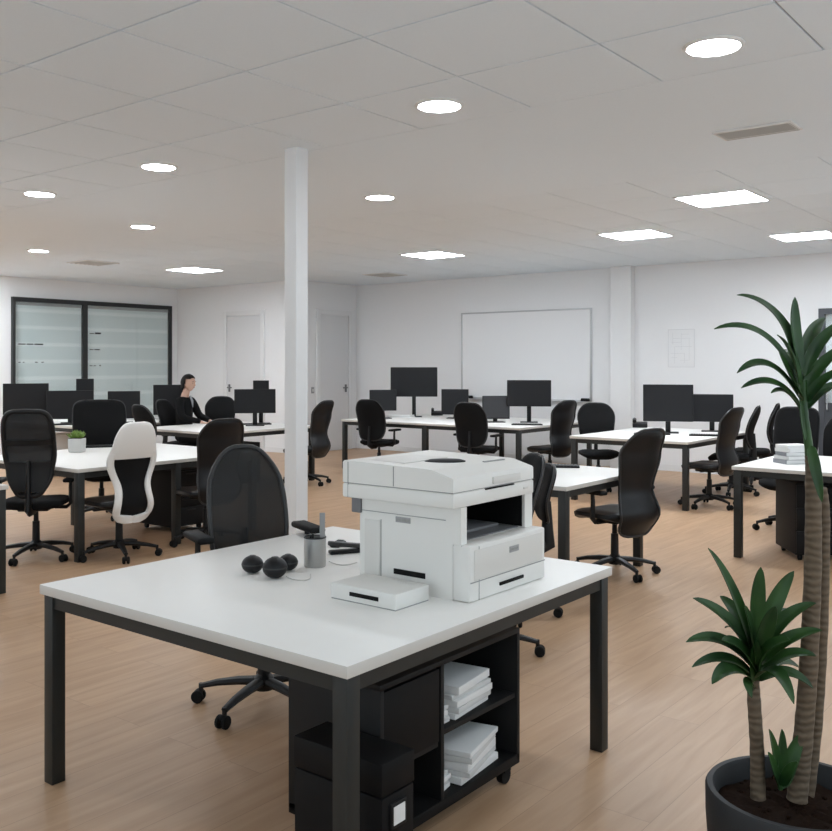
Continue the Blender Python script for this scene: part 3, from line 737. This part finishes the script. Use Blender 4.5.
# ------------------------------------------------------------------ open cabinet under the main desk
CX0, CX1, CY0, CY1, CH = 2.19, 3.00, 1.85, 2.25, .575
t = thing('shelf_cabinet', 'low black open shelf cabinet on casters under the printer desk', 'cabinet', ((CX0 + CX1) / 2, (CY0 + CY1) / 2, 0))
ox, oy = (CX0 + CX1) / 2, (CY0 + CY1) / 2; wx, wy = CX1 - CX0, CY1 - CY0; zb = .07; tk = .018
dvx = 2.515 - ox
MB().box((0, 0, CH - tk / 2), (wx, wy, tk), bev=.002).build('top_panel', 'cabinet_edge', t)
MB().box((0, 0, zb + tk), (wx, wy, tk * 2), bev=.002).build('bottom_panel', 'cabinet_black', t)
for xx in (-wx / 2 + tk / 2, wx / 2 - tk / 2): MB().box((xx, 0, (CH + zb) / 2), (tk, wy, CH - zb - 2 * tk), bev=.001).build('side_panel', 'cabinet_edge', t)
MB().box((dvx, 0, (CH + zb) / 2), (tk, wy - .004, CH - zb - 2 * tk), bev=.001).build('divider', 'cabinet_edge', t)
MB().box((0, wy / 2 - .004, (CH + zb) / 2), (wx - 2 * tk, .008, CH - zb - 2 * tk)).build('back_panel', 'cabinet_black', t)
zs = .325
MB().box(((dvx + wx / 2) / 2, 0, zs), (wx / 2 - dvx - tk * 1.5, wy - .02, tk), bev=.001).build('shelf', 'cabinet_edge', t)
MB().box(((dvx - wx / 2) / 2, 0, zs - .03), (wx / 2 + dvx - tk * 1.5, wy - .02, tk), bev=.001).build('shelf', 'cabinet_edge', t)
dr = MB().box(((dvx - wx / 2) / 2, -wy / 2 + .012, (zs - .03 + CH - tk) / 2), (wx / 2 + dvx - tk * 1.5 - .004, .016, CH - tk - zs + .01), bev=.002).build('door', 'cabinet_black', t)
for sx in (-1, 1):
    for sy in (-1, 1): MB().tube([(sx * (wx / 2 - .05), sy * (wy / 2 - .04) - .013, .03), (sx * (wx / 2 - .05), sy * (wy / 2 - .04) + .013, .03)], .03, n=16).box((sx * (wx / 2 - .05), sy * (wy / 2 - .04), .058), (.04, .04, .024)).build('caster', 'rubber', t)
sz = zs + tk / 2; bz = zb + 2 * tk
sheets(2.73, 1.99, sz, R(6), .24, .22, 5, 'white paper stack on the upper shelf of the black cabinet', 'paper stacks in the cabinet', th=.022, seed=11)
sheets(2.76, 1.98, bz, R(10), .27, .22, 5, 'larger white paper stack on the bottom of the black cabinet', 'paper stacks in the cabinet', th=.026, seed=12)
sheets(2.572, 1.95, sz, R(-4), .06, .13, 4, 'small roll of papers against the divider on the upper shelf', 'small papers beside the divider', th=.016, seed=13)
sheets(2.572, 1.95, bz, R(4), .06, .13, 4, 'small papers against the divider at the cabinet bottom', 'small papers beside the divider', th=.019, seed=14)

# black file box standing by the near desk leg
bx0, bx1, by0, by1, bh = 2.02, 2.165, 1.70, 2.05, .43
t = thing('file_box', 'tall black box with a white label beside the near desk leg', 'box', ((bx0 + bx1) / 2, (by0 + by1) / 2, 0))
ww, dd = bx1 - bx0, by1 - by0
MB().box((0, 0, .165), (ww, dd, .33), bev=.004).build('body', 'cabinet_black', t)
MB().box((0, 0, .382), (ww + .004, dd + .004, .094), bev=.004).build('lid', 'cabinet_black', t)
fr = MB().box((-.005, -dd / 2 - .004, .27), (.07, .008, .075), bev=.002).build('label_holder', 'cabinet_edge', t)
MB().box((-.005, -dd / 2 - .009, .27), (.05, .002, .052)).build('label_card', 'paper', fr)

# ------------------------------------------------------------------ printer
Zp = DT
t = thing('printer', 'large white multifunction printer on the front desk', 'printer', (2.64, 1.83, Zp))
PW, PD = .50, .50                                         # along +X (front face) and +Y (depth)
b = MB()                                                  # body: shell round the paper bay
b.span((0, .07, .0), (PW, PD, .195)).span((0, .035, .195), (.035, .075, .325)).span((0, .075, .195), (.022, PD, .325)).span((PW - .055, .05, .195), (PW, PD, .325)).span((.022, PD - .03, .195), (PW - .055, PD, .325)).span((.022, .36, .195), (PW - .055, PD - .03, .325))
b.build('body', 'printer_white', t, smooth=False)
MB().span((.022, .085, .3245), (PW - .055, .36, .3255)).span((.022, .352, .197), (PW - .055, .3605, .325)).span((PW - .058, .062, .2), (PW - .0545, .352, .325)).span((.0215, .085, .2), (.0245, .352, .325)).build('bay_lining', 'printer_dark', t, smooth=False)
MB().span((.04, .075, .1955), (PW - .06, .355, .200), bev=.002).span((.08, .14, .2), (PW - .1, .35, .212), bev=.004).build('output_tray', 'grey_plastic', t)
fr = MB().span((-.004, -.005, .002), (PW + .004, .07, .196), bev=.008).build('front_tray', 'printer_white', t)
MB().span((.02, -.0075, .075), (PW - .02, -.004, .180), bev=.002).build('tray_front', 'printer_panel', fr)
MB().span((-.001, -.0065, .068), (PW + .001, -.0045, .0715)).span((.05, -.0065, .004), (.0525, -.0045, .19)).build('seam', 'printer_seam', fr, smooth=False)
MB().span((.18, -.011, .030), (.34, -.0045, .042), bev=.002).build('grip_slot', 'printer_dark', fr)
MB().span((.245, -.0105, .138), (.305, -.0074, .160)).build('badge', 'mid_grey', fr, smooth=False)
b = MB(); r = random.Random(2)
for i in range(6): b.span((.2505 + i * .0088, -.0115, .145), (.2505 + i * .0088 + .006, -.0104, .153))
b.build('badge_lettering', 'printer_seam', fr, smooth=False)
# left flank details
MB().span((-.003, .40, .02), (.001, .475, .245), bev=.001).build('side_hatch', 'printer_panel', t)
lg = MB().span((-.003, .258, .248), (.001, .325, .268)).build('side_badge', 'mid_grey', t, smooth=False)
b = MB()
for i in range(5): b.span((-.0042, .262 + i * .0125, .253), (-.0025, .262 + i * .0125 + .009, .263))
b.build('badge_lettering', 'printer_seam', lg, smooth=False)
MB().span((-.003, .19, .058), (.001, .335, .078), bev=.0015).build('side_slot', 'printer_dark', t)
MB().span((-.002, .03, .02), (.001, .032, .196)).span((-.002, .10, .275), (.001, .49, .2775)).span((-.002, .395, .02), (.001, .397, .25)).build('seam', 'printer_seam', t, smooth=False)
MB().span((.10, PD, .30), (.34, PD + .07, .33), bev=.006).span((-.01, PD - .01, .265), (.03, PD + .035, .325), bev=.004).build('rear_duct', 'grey_plastic', t)
# scanner unit
sx0, sx1, sy0, sy1 = -.045, PW - .012, .035, PD + .05
sc_ = MB().span((sx0, sy0, .325), (sx1, sy1, .378), bev=.007).build('scanner', 'printer_white', t)
b = MB(); pr = [(sy0 + .002, .381), (sy0 + .002, .424), (sy0 + .006, .430), (sy0 + .085, .452), (sy0 + .10, .455), (sy1 - .01, .463), (sy1 - .002, .456), (sy1 - .002, .381)]
l0 = [b.bm.verts.new((sx0 + .002, y_, z_)) for y_, z_ in pr]; l1 = [b.bm.verts.new((sx1 - .002, y_, z_)) for y_, z_ in pr]
for k in range(len(pr)): b.bm.faces.new((l0[k], l0[(k + 1) % len(pr)], l1[(k + 1) % len(pr)], l1[k]))
b.bm.faces.new(l0); b.bm.faces.new(l1)
ld = b.build('scanner_lid', 'printer_white', t)
MB().span((sx0 + .006, sy0 + .006, .376), (sx1 - .006, sy1 - .006, .383)).build('seam', 'printer_seam', sc_, smooth=False)
MB().span((sx0 - .0005, .30, .384), (sx0 + .004, .3025, .455)).span((sx0 - .0005, sy1 - .03, .327), (sx0 + .004, sy1 - .028, .458)).build('seam', 'printer_seam', ld, smooth=False)
MB().span((.20, sy0 - .004, .388), (.385, sy0 + .006, .414), bev=.002).build('control_panel', 'printer_panel', ld)
MB().span((.15, sy0 - .004, .372), (.34, sy0 + .004, .3775), bev=.001).build('scanner_grip', 'printer_dark', sc_)
MB().span((.41, sy0 - .004, .348), (.44, sy0 + .004, .356), bev=.001).build('button', 'printer_panel', sc_)
dk = MB().lathe([(0, .006), (.06, .005), (.078, 0), (.078, -.006), (0, -.006)], 36)
for v in dk.bm.verts: v.co = Matrix.Rotation(CA - pi / 2 + .12, 3, 'Z') @ Vector((v.co.x, v.co.y * .62, v.co.z)) + Vector((.20, .25, .4595))
dk.build('document_slot', 'printer_dark', ld)
MB().box((.35, .13, .4555), (.13, .010, .004), rz=R(-3)).build('lid_slot', 'printer_seam', ld)
MB().span((.03, .31, .4585), (.30, .50, .462), bev=.001).build('feeder_cover', 'printer_panel', ld)
# loose paper cassette in front
t = thing('paper_cassette', 'flat white box with a dark slot before the printer', 'box', (2.405, 1.965, Zp))
MB().span((0, 0, .003), (.185, .295, .056), bev=.004).build('body', 'printer_white', t)
MB().span((.002, .002, 0), (.183, .293, .006)).build('base', 'printer_seam', t)
MB().span((-.003, .075, .022), (.002, .205, .036), bev=.001).build('slot', 'printer_dark', t)

# ------------------------------------------------------------------ small things on the front desk
def lump(px, py, r_, sc, ang, label):
    x, y = on(px, py, DT); t = thing('desk_speaker', label, 'speaker', (x, y, DT), R(ang), 'round black speakers on the front desk')
    MB().lathe([(0, .0)] + [(r_ * sin(a), r_ * sc * (1 - cos(a)) * .96) for a in [.45 + k * (pi - .45) / 12 for k in range(12)]] + [(0, r_ * sc * 1.93)], 26).build('shell', 'black_leather', t)
    MB().lathe([(r_ * 1.002, r_ * sc - .003), (r_ * 1.012, r_ * sc), (r_ * 1.002, r_ * sc + .003)], 26).build('band', 'rim_plastic', t)
    MB().lathe([(0, r_ * sc * 1.955), (r_ * .28, r_ * sc * 1.93), (r_ * .3, r_ * sc * 1.88)], 20).build('cap', 'rim_plastic', t)
lump(252.5, 573, .043, .84, 0, 'round black speaker set apart from the other two, farthest from the printer')
lump(275, 578, .048, .88, 30, 'round black speaker nearest the front of the desk')
lump(288, 570.5, .040, .85, 60, 'round black speaker half hidden behind the nearest one')
x, y = on(315, 566, DT)
t = thing('pen_cup', 'brushed metal pen cup beside the white box', 'cup', (x, y, DT), 0)
MB().lathe([(0, 0), (.043, 0), (.045, .004), (.045, .118), (.0425, .118), (.0425, .006), (0, .006)], 32).build('cup', 'brushed', t)
MB().lathe([(.044, .114), (.0465, .118), (.044, .1215), (.0415, .118), (.044, .114)], 32).build('rim', 'black_plastic', t)
rl = thing('ruler', 'pale grey ruler standing in the pen cup', 'ruler', (x + .02, y - .022, DT + .007), R(-142))
MB().box((0, 0, .105), (.003, .022, .21), bev=.001).build('blade', 'mid_grey', rl)
bmk = MB()
for i in range(18): bmk.box((-.0018, .008 - (.002 if i % 5 else 0), .02 + i * .01), (.0006, .006 if i % 5 else .010, .0008))
bmk.build('scale_marks', 'black_plastic', rl, smooth=False)
for i, (dx, dy, l) in enumerate(((-.015, .01, 'black pen leaning in the pen cup nearer the speakers'), (.006, .018, 'black pen upright in the back of the pen cup'))):
    p = thing('pen', l, 'pen', (x + dx, y + dy, DT + .007), 0, 'pens in the pen cup')
    MB().tube([(0, 0, 0), (0, 0, .115)], .004, n=8).build('barrel', 'black_plastic', p); MB().tube([(0, 0, .112), (0, 0, .122)], .0045, n=8).build('cap', 'rim_plastic', p)
# stapler-like black gadget with wide foot
x, y = on(346, 553, DT); t = thing('stapler', 'black stapler lying behind the pen cup', 'stapler', (x, y, DT), R(-30))
MB().box((0, 0, .008), (.15, .042, .016), bev=.004).build('stapler_base', 'black_plastic', t)
MB().box((-.005, 0, .037), (.15, .034, .02), rot=Matrix.Rotation(.14, 3, 'Y'), bev=.006).build('stapler_arm', 'rim_plastic', t)
MB().box((.062, 0, .022), (.024, .03, .03), bev=.003).build('hinge', 'black_plastic', t)
x, y = on(338, 546, DT); t = thing('key_fob', 'small black gadget beside the stapler', 'gadget', (x, y, DT), R(20))
MB().box((0, 0, .010), (.09, .05, .02), bev=.008).build('case', 'black_plastic', t); MB().box((.03, 0, .021), (.02, .03, .003), bev=.001).build('button', 'rim_plastic', t)
# pale cable
def cable(pts, label, r_=.0022):
    P = []; pts = [Vector(on(px, py, DT) + (DT + r_ + .0005,)) for px, py in pts]
    for i in range(len(pts) - 1):
        p0, p1, p2, p3 = pts[max(i - 1, 0)], pts[i], pts[i + 1], pts[min(i + 2, len(pts) - 1)]
        for k in range(8):
            s = k / 8; P.append(.5 * ((2 * p1) + (p2 - p0) * s + (2 * p0 - 5 * p1 + 4 * p2 - p3) * s * s + (3 * p1 - p0 - 3 * p2 + p3) * s ** 3))
    P.append(pts[-1]); tag(MB().tube(P, r_, n=8).build('cable', 'printer_panel'), label, 'cable')
cable([(286, 577), (293, 580), (304, 581), (310, 579), (310.5, 575)], 'pale cable running from the speakers to the pen cup')
cable([(329, 562), (337, 565), (347, 565.5), (357, 563)], 'pale cable looping between pen cup and printer')

# ------------------------------------------------------------------ potted dracaena
PD0 = 2.46
pxx, pyy = at(796, PD0)
t = thing('potted_dracaena', 'tall potted dracaena with three stems in a dark grey planter', 'plant', (pxx, pyy, 0))
RR = .228
MB().lathe([(0, 0), (.165, 0), (.175, .008), (RR - .012, .20), (RR, .36), (RR + .001, .432), (RR - .004, .44), (RR - .018, .44), (RR - .023, .432), (RR - .03, .30), (0, .29)], 56).build('pot', 'pot', t)
b = MB(); r = random.Random(9)
rings = [(0, 0)] ; n = 40; prof = []
V = [[Vector((rr * cos(2 * pi * k / n), rr * sin(2 * pi * k / n), .395 + r.uniform(-.006, .008) - (.012 if rr > .17 else 0))) for k in range(n)] for rr in (.02, .05, .08, .11, .14, .17, .2)]
vs = [[b.bm.verts.new(v) for v in ring] for ring in V]
for a_, c_ in zip(vs, vs[1:]):
    for k in range(n): b.bm.faces.new((a_[k], a_[(k + 1) % n], c_[(k + 1) % n], c_[k]))
b.bm.faces.new(vs[0])
for k in range(60):
    a_ = r.uniform(0, 2 * pi); q = sqrt(r.random()) * .185; b.ball((q * cos(a_), q * sin(a_), .395), r.uniform(.004, .010), (1, 1, .7), 6)
b.build('soil', 'soil', t)
def pl(px, py, dd=0.0):                                   # pixel -> point in the plant's own frame, dd metres behind its axis
    d = PD0 + dd; X, Y = at(px, d); return Vector((X - pxx, Y - pyy, EYE - (py - HOR) / FPX * d))
def stem(pts, rad, name='trunk'):
    P = [pl(*p) for p in pts]; Q, RRr = [], []
    for i in range(len(P) - 1):
        p0, p1, p2, p3 = P[max(i - 1, 0)], P[i], P[i + 1], P[min(i + 2, len(P) - 1)]
        for k in range(10):
            s = k / 10; Q.append(.5 * ((2 * p1) + (p2 - p0) * s + (2 * p0 - 5 * p1 + 4 * p2 - p3) * s * s + (3 * p1 - p0 - 3 * p2 + p3) * s ** 3))
            RRr.append(lerp(rad[i], rad[i + 1], s) * (1 + .05 * (1 if k % 3 == 0 else 0)))
    Q.append(P[-1]); RRr.append(rad[-1])
    return MB().tube(Q, RRr, n=14)
stem([(797, 800, .03), (803, 740, .03), (809, 660, .02), (813, 560, .01), (813, 480, 0), (811, 455, 0)], [.026, .0245, .023, .0215, .019, .015]).build('trunk', 'trunk', t)
stem([(806, 800, .07), (816, 720, .07), (822, 620, .06), (824, 520, .05), (822, 488, .04)], [.020, .017, .016, .015, .012]).build('trunk', 'trunk', t)
stem([(758, 798, .02), (757, 750, .02), (754, 700, .02), (753, 672, .02)], [.0195, .018, .017, .014]).build('trunk', 'trunk', t)
def leaf(b, base, ctrl, tip, wd, fold=.35, roll=0.0):
    p0, p1, p2 = base, ctrl, tip; n = 16; view = Vector((FW.x, FW.y, 0)); rows = []
    for i in range(n + 1):
        s = i / n; c = p0 * (1 - s) ** 2 + p1 * 2 * s * (1 - s) + p2 * s * s; tg = ((p1 - p0) * 2 * (1 - s) + (p2 - p1) * 2 * s).normalized()
        side = tg.cross(Vector((0, 0, 1)) * .75 - view * .65); 
        if side.length < 1e-3: side = Vector((1, 0, 0))
        side.normalize(); nr = side.cross(tg).normalized()
        if roll:
            q = Matrix.Rotation(roll, 3, tg); side = q @ side; nr = q @ nr
        hw = wd / 2 * (s ** .42) * (max(0, 1 - s) ** .62) * 1.62 + wd * .10 * (1 - s)
        hw = max(hw, .0006)
        rows.append([c + side * hw * u + nr * (abs(u) ** 1.3) * hw * fold for u in (-1, -.66, -.33, 0, .33, .66, 1)])
    b.sheet(rows, .0016)
def crown(name_leafs, extra=None):
    b = MB()
    for L_ in name_leafs:
        (bx, by, bd), (cx, cy, cd), (tx, ty, td), wd = L_[:4]
        leaf(b, pl(bx, by, bd), pl(cx, cy, cd), pl(tx, ty, td), wd, roll=L_[4] if len(L_) > 4 else 0)
    return b
tall = [((800, 372, 0), (783, 300, 0), (737, 295, -.03), .052, .2), ((799, 384, 0), (766, 312, -.05), (714, 329, -.09), .034), ((801, 372, 0), (790, 330, .0), (795, 297, .0), .05, .5),
        ((799, 398, -.01), (768, 345, -.08), (737, 373, -.14), .036), ((801, 408, -.01), (775, 368, -.08), (741, 388, -.12), .032), ((801, 412, 0), (785, 382, -.04), (771, 393, -.08), .024),
        ((800, 386, -.02), (790, 345, -.05), (777, 335, -.09), .044, .3), ((803, 400, -.02), (786, 372, -.06), (779, 352, -.07), .045, .3),
        ((805, 376, 0), (814, 335, .03), (852, 318, .06), .036), ((806, 388, 0), (820, 358, 0), (858, 340, -.04), .036), ((806, 402, 0), (822, 372, -.03), (858, 368, -.08), .034), ((805, 410, 0), (818, 385, .03), (850, 382, .06), .03),
        ((803, 380, .02), (806, 330, .1), (825, 318, .2), .045), ((803, 395, .02), (800, 350, .13), (778, 350, .24), .04), ((804, 405, .02), (815, 370, .12), (830, 390, .22), .035)]
tb = crown(tall); tb.build('foliage', 'leaf', t)
# green upper stem and the sheath leaf that hangs over the trunk
stem([(811, 470, 0), (808, 440, 0), (804, 412, 0), (803, 380, 0)], [.0125, .0105, .0105, .009]).build('upper_stem', 'leaf', t)
sb = crown([((811, 446, -.015), (816, 470, -.06), (822, 502, -.05), .030, .5), ((805, 440, -.012), (800, 418, -.02), (801, 400, -.03), .020, .4)])
sb.build('sheath_leaves', 'leaf', t)
small = [((754, 655, .02), (735, 585, 0), (708, 548, -.02), .042, .2), ((756, 648, .02), (752, 600, 0), (761, 567, 0), .062, .5), ((757, 650, .02), (772, 598, .02), (794, 571, .03), .05, .3),
         ((757, 655, .02), (782, 610, -.02), (816, 603, -.05), .042), ((757, 664, .02), (786, 632, -.03), (822, 630, -.06), .042), ((753, 655, .02), (730, 612, -.03), (693, 598, -.06), .046),
         ((754, 652, .02), (738, 608, .05), (720, 596, .1), .045), ((753, 668, .01), (722, 626, -.06), (686, 642, -.1), .042), ((753, 676, .01), (725, 645, -.08), (692, 667, -.13), .036),
         ((753, 680, .01), (728, 655, -.10), (712, 684, -.15), .05), ((757, 678, .01), (778, 655, -.09), (794, 704, -.14), .044), ((757, 672, .02), (790, 645, -.03), (816, 656, -.05), .036),
         ((757, 680, .02), (788, 660, -.02), (813, 688, -.03), .034), ((755, 670, .0), (740, 640, -.08), (722, 640, -.12), .05), ((755, 672, 0), (768, 640, -.09), (790, 640, -.13), .05),
         ((755, 664, -.01), (750, 625, -.07), (744, 605, -.09), .05, .4), ((756, 664, -.01), (764, 625, -.06), (776, 606, -.08), .05, .4), ((755, 688, .0), (742, 672, -.05), (752, 698, -.07), .03),
         ((756, 665, .04), (765, 612, .14), (790, 610, .24), .045), ((754, 660, .04), (742, 620, .14), (725, 628, .24), .045), ((756, 676, .04), (775, 650, .12), (800, 668, .22), .04), ((754, 690, .02), (753, 660, -.04), (757, 640, -.05), .04)]
crown(small).build('foliage', 'leaf', t)
sprout = [((780, 790, 0), (776, 755, -.02), (769, 729, -.03), .036, .3), ((781, 790, 0), (780, 755, 0), (782, 729, 0), .042, .5), ((782, 788, 0), (790, 752, .01), (804, 732, .02), .045, .3), ((780, 786, -.01), (772, 764, -.04), (768, 752, -.06), .03), ((782, 786, -.01), (788, 768, -.04), (798, 762, -.06), .03)]
crown(sprout).build('sprout', 'leaf', t)

# ------------------------------------------------------------------ seated person
def skin_mesh(name, verts, edges, radii, sub=1, root=0):
    me = bpy.data.meshes.new(name); me.from_pydata(verts, edges, []); o = bpy.data.objects.new(name, me); COL.objects.link(o)
    o.modifiers.new('s', 'SKIN')
    for i, r_ in enumerate(radii): me.skin_vertices[0].data[i].radius = (r_, r_) if not isinstance(r_, tuple) else r_
    me.skin_vertices[0].data[root].use_root = True
    m2 = o.modifiers.new('u', 'SUBSURF'); m2.levels = sub; m2.render_levels = sub
    dg = bpy.context.evaluated_depsgraph_get(); out = bpy.data.meshes.new_from_object(o.evaluated_get(dg))
    bpy.data.objects.remove(o); bpy.data.meshes.remove(me); return out
def finish(me_list, name, mats, parent, voxel=None):
    bm = bmesh.new()
    for me in me_list: bm.from_mesh(me)
    me = bpy.data.meshes.new(name); bm.to_mesh(me); bm.free()
    o = bpy.data.objects.new(name, me); COL.objects.link(o)
    if voxel:
        md = o.modifiers.new('r', 'REMESH'); md.mode = 'VOXEL'; md.voxel_size = voxel
        ms = o.modifiers.new('m', 'SMOOTH'); ms.iterations = 3; ms.factor = .5
        dg = bpy.context.evaluated_depsgraph_get(); o2 = bpy.data.meshes.new_from_object(o.evaluated_get(dg)); o.modifiers.clear(); o.data = o2; me = o2
        bm = bmesh.new(); bm.from_mesh(me); bm.verts.ensure_lookup_table(); seen = set(); comps = []
        for v in bm.verts:
            if v.index in seen: continue
            st = [v]; seen.add(v.index); c = []
            while st:
                a = st.pop(); c.append(a)
                for e in a.link_edges:
                    q = e.other_vert(a)
                    if q.index not in seen: seen.add(q.index); st.append(q)
            comps.append(c)
        comps.sort(key=len, reverse=True)
        bmesh.ops.delete(bm, geom=[v for c in comps if len(c) < 400 for v in c], context='VERTS'); bm.to_mesh(me); bm.free()
    me.materials.clear()
    for m in (mats if isinstance(mats, (list, tuple)) else [mats]): me.materials.append(M[m])
    for p in me.polygons: p.use_smooth = True; p.material_index = 0
    o.parent = parent; return o
person = thing('person', 'seated person in a dark jacket with dark hair working at a desk', 'person', (8.30, 10.60, 0), R(-68))
def limb(pts):
    return skin_mesh('l', [p[:3] for p in pts], [(k, k + 1) for k in range(len(pts) - 1)], [p[3] if isinstance(p[3], tuple) else (p[3], p[3]) for p in pts], 1)
body_parts = [limb([(0, 0, .50, (.12, .13)), (0, 0, .62, (.10, .135)), (0, 0, .75, (.095, .125)), (0, 0, .90, (.10, .145)), (.005, 0, 1.03, (.09, .15)), (.01, 0, 1.10, (.065, .09))])]
for s in (-1, 1):
    body_parts.append(limb([(.005, s * .08, 1.06, .06), (.01, s * .165, 1.07, .056), (.06, s * .205, .95, .048), (.10, s * .235, .84, .043), (.22, s * .185, .805, .036), (.345, s * .12, .770, .026), (.365, s * .117, .768, .024)]))
    body_parts.append(limb([(-.03, s * .07, .55, .085), (.06, s * .085, .54, .083), (.26, s * .095, .535, .068), (.41, s * .10, .52, .058), (.42, s * .10, .44, .055), (.40, s * .10, .31, .052), (.38, s * .10, .10, .036), (.40, s * .10, .05, .036), (.50, s * .105, .04, .03)]))
# hands: palm plus five separate fingers resting on the desk
HV, HE, HR = [], [], []
hand_meshes = []
for s in (-1, 1):
    def seg(pts, rr, ): hand_meshes.append(skin_mesh('h', pts, [(i, i + 1) for i in range(len(pts) - 1)], rr, 1))
    wx_, wy_, wz_ = .345, s * .12, .768
    seg([(wx_ - .01, wy_, wz_), (wx_ + .04, wy_ - s * .012, wz_ - .004), (wx_ + .085, wy_ - s * .02, wz_ - .006)], [(.022, .022), (.034, .015), (.036, .013)])
    for k, (off, ln) in enumerate(((-.027, .062), (-.009, .075), (.009, .078), (.027, .068))):
        y0_ = wy_ - s * .02 - s * off * -1
        seg([(wx_ + .07, y0_, wz_ - .004), (wx_ + .085 + ln * .45, y0_, wz_ + .006), (wx_ + .085 + ln * .8, y0_, wz_ - .006), (wx_ + .085 + ln, y0_, wz_ - .016)], [.009, .0088, .008, .007])
    seg([(wx_ + .02, wy_ - s * .03, wz_ - .004), (wx_ + .05, wy_ - s * .058, wz_ - .006), (wx_ + .085, wy_ - s * .068, wz_ - .012)], [.012, .011, .008])
# head
def head_mesh():
    bm = bmesh.new(); bmesh.ops.create_uvsphere(bm, u_segments=40, v_segments=28, radius=1)
    for v in bm.verts:
        x, y, z = v.co; f = max(0, x)
        X = x * .092; Y = y * .074; Z = z * .112
        if z < 0: Y *= 1 - .30 * (-z) ** 1.5; X *= 1 - .10 * (-z) if x > 0 else 1 - .35 * (-z)
        if x > 0:
            X += .022 * math.exp(-((y / .16) ** 2 + ((z + .18) / .16) ** 2))             # nose
            X += .008 * math.exp(-((y / .3) ** 2 + ((z + .50) / .10) ** 2))              # lips
            X += .012 * math.exp(-((y / .3) ** 2 + ((z + .86) / .18) ** 2))              # chin
            X += .006 * math.exp(-((y / .6) ** 2 + ((z - .22) / .10) ** 2))              # brow
            for s in (-1, 1): X -= .012 * math.exp(-(((y - s * .40) / .16) ** 2 + ((z - .03) / .10) ** 2))
        v.co = (X, Y, Z)
    for s in (-1, 1):
        r_ = bmesh.ops.create_uvsphere(bm, u_segments=12, v_segments=8, radius=1)
        for v in r_['verts']: v.co = (v.co.x * .018 - .008, v.co.y * .008 + s * .074, v.co.z * .03 - .008)
    me = bpy.data.meshes.new('hd'); bm.to_mesh(me); bm.free(); return me
HC = Vector((.075, 0, 1.305)); hm = head_mesh(); hm.transform(Matrix.Translation(HC) @ Matrix.Rotation(R(6), 4, 'Y'))
neck_me = skin_mesh('n', [(.004, 0, 1.07), (.012, 0, 1.13), (.032, 0, 1.19), (.055, 0, 1.26)], [(0, 1), (1, 2), (2, 3)], [(.07, .075), (.062, .062), (.053, .055), (.056, .056)], 1)
body = finish(body_parts + [neck_me, hm] + hand_meshes, 'body', 'skin', person, voxel=.0065)
# eyes, brows and mouth belong to the face
b = MB()
for s in (-1, 1): b.ball(HC + Vector((.073, s * .03, .004)), .0125, (.5, 1, .65), 10).box(HC + Vector((.082, s * .031, .024)), (.012, .034, .006), bev=.002)
b.build('eyes', 'eye', person)
MB().ball(HC + Vector((.080, 0, -.058)), .019, (.35, 1, .26), 10).build('mouth', 'lip', person)
# hair: cap that leaves the face free, falling to the neck
bm = MB(); rb = bmesh.ops.create_uvsphere(bm.bm, u_segments=36, v_segments=26, radius=1)
dele = []
for v in rb['verts']:
    x, y, z = v.co
    k = 1.0 + .04 * sin(y * 22) * max(0, -x + .3) * .4
    v.co = Vector((x * .108 * k - .008, y * .088 * k, z * .122 * k + .006))
    if (x > .12 and z < .52 - .12 * abs(y)) or (z < -.15 and x > -.12) or (z < -.42 and x > -.5) or z < -.9: dele.append(v)
    if z < -.3 and x < .2: v.co.z -= .035; v.co.x -= .006
bmesh.ops.delete(bm.bm, geom=dele, context='VERTS')
for v in bm.bm.verts: v.co = v.co + HC
ho = bm.build('hair', 'hair', person)
sd = ho.modifiers.new('t', 'SOLIDIFY'); sd.thickness = .008; sd.offset = 0
# clothing
jk = [limb([(0, 0, .53, (.145, .16)), (0, 0, .62, (.122, .158)), (0, 0, .75, (.114, .148)), (0, 0, .90, (.12, .165)), (.005, 0, 1.03, (.108, .172)), (.01, 0, 1.09, (.085, .115)), (.012, 0, 1.125, (.072, .08))])]
tr = [limb([(-.02, 0, .47, (.12, .13)), (0, 0, .56, (.135, .15)), (0, 0, .64, (.115, .145))])]
for s in (-1, 1):
    jk.append(limb([(.005, s * .08, 1.06, .078), (.01, s * .168, 1.068, .074), (.06, s * .208, .95, .064), (.10, s * .237, .84, .058), (.22, s * .185, .808, .050), (.325, s * .129, .782, .038), (.335, s * .125, .780, .037)]))
    tr.append(limb([(-.04, s * .07, .55, .10), (.06, s * .087, .545, .098), (.26, s * .097, .537, .083), (.41, s * .10, .52, .073), (.42, s * .10, .44, .068), (.40, s * .10, .31, .064), (.385, s * .10, .12, .055), (.385, s * .10, .09, .054)]))
finish(jk, 'jacket', 'black_fabric', person, voxel=.012)
finish(tr, 'trousers', 'black_fabric', person, voxel=.012)
for s in (-1, 1): MB().box((.45, s * .105, .042), (.25, .09, .08), bev=.034, seg=4).build('shoe', 'black_leather', person)
MB().sheet([[(.095, -.02, 1.13), (.10, 0, 1.135), (.095, .02, 1.13)], [(.125, -.028, 1.06), (.128, 0, 1.06), (.125, .028, 1.06)], [(.135, -.006, .97), (.137, 0, .97), (.135, .006, .97)]], .006).build('shirt_front', 'shirt', person)
dup(used['plain'], (8.28, 10.64, 0), R(-68), 'black chair in which the person sits')
# ------------------------------------------------------------------ end
bpy.context.view_layer.update()
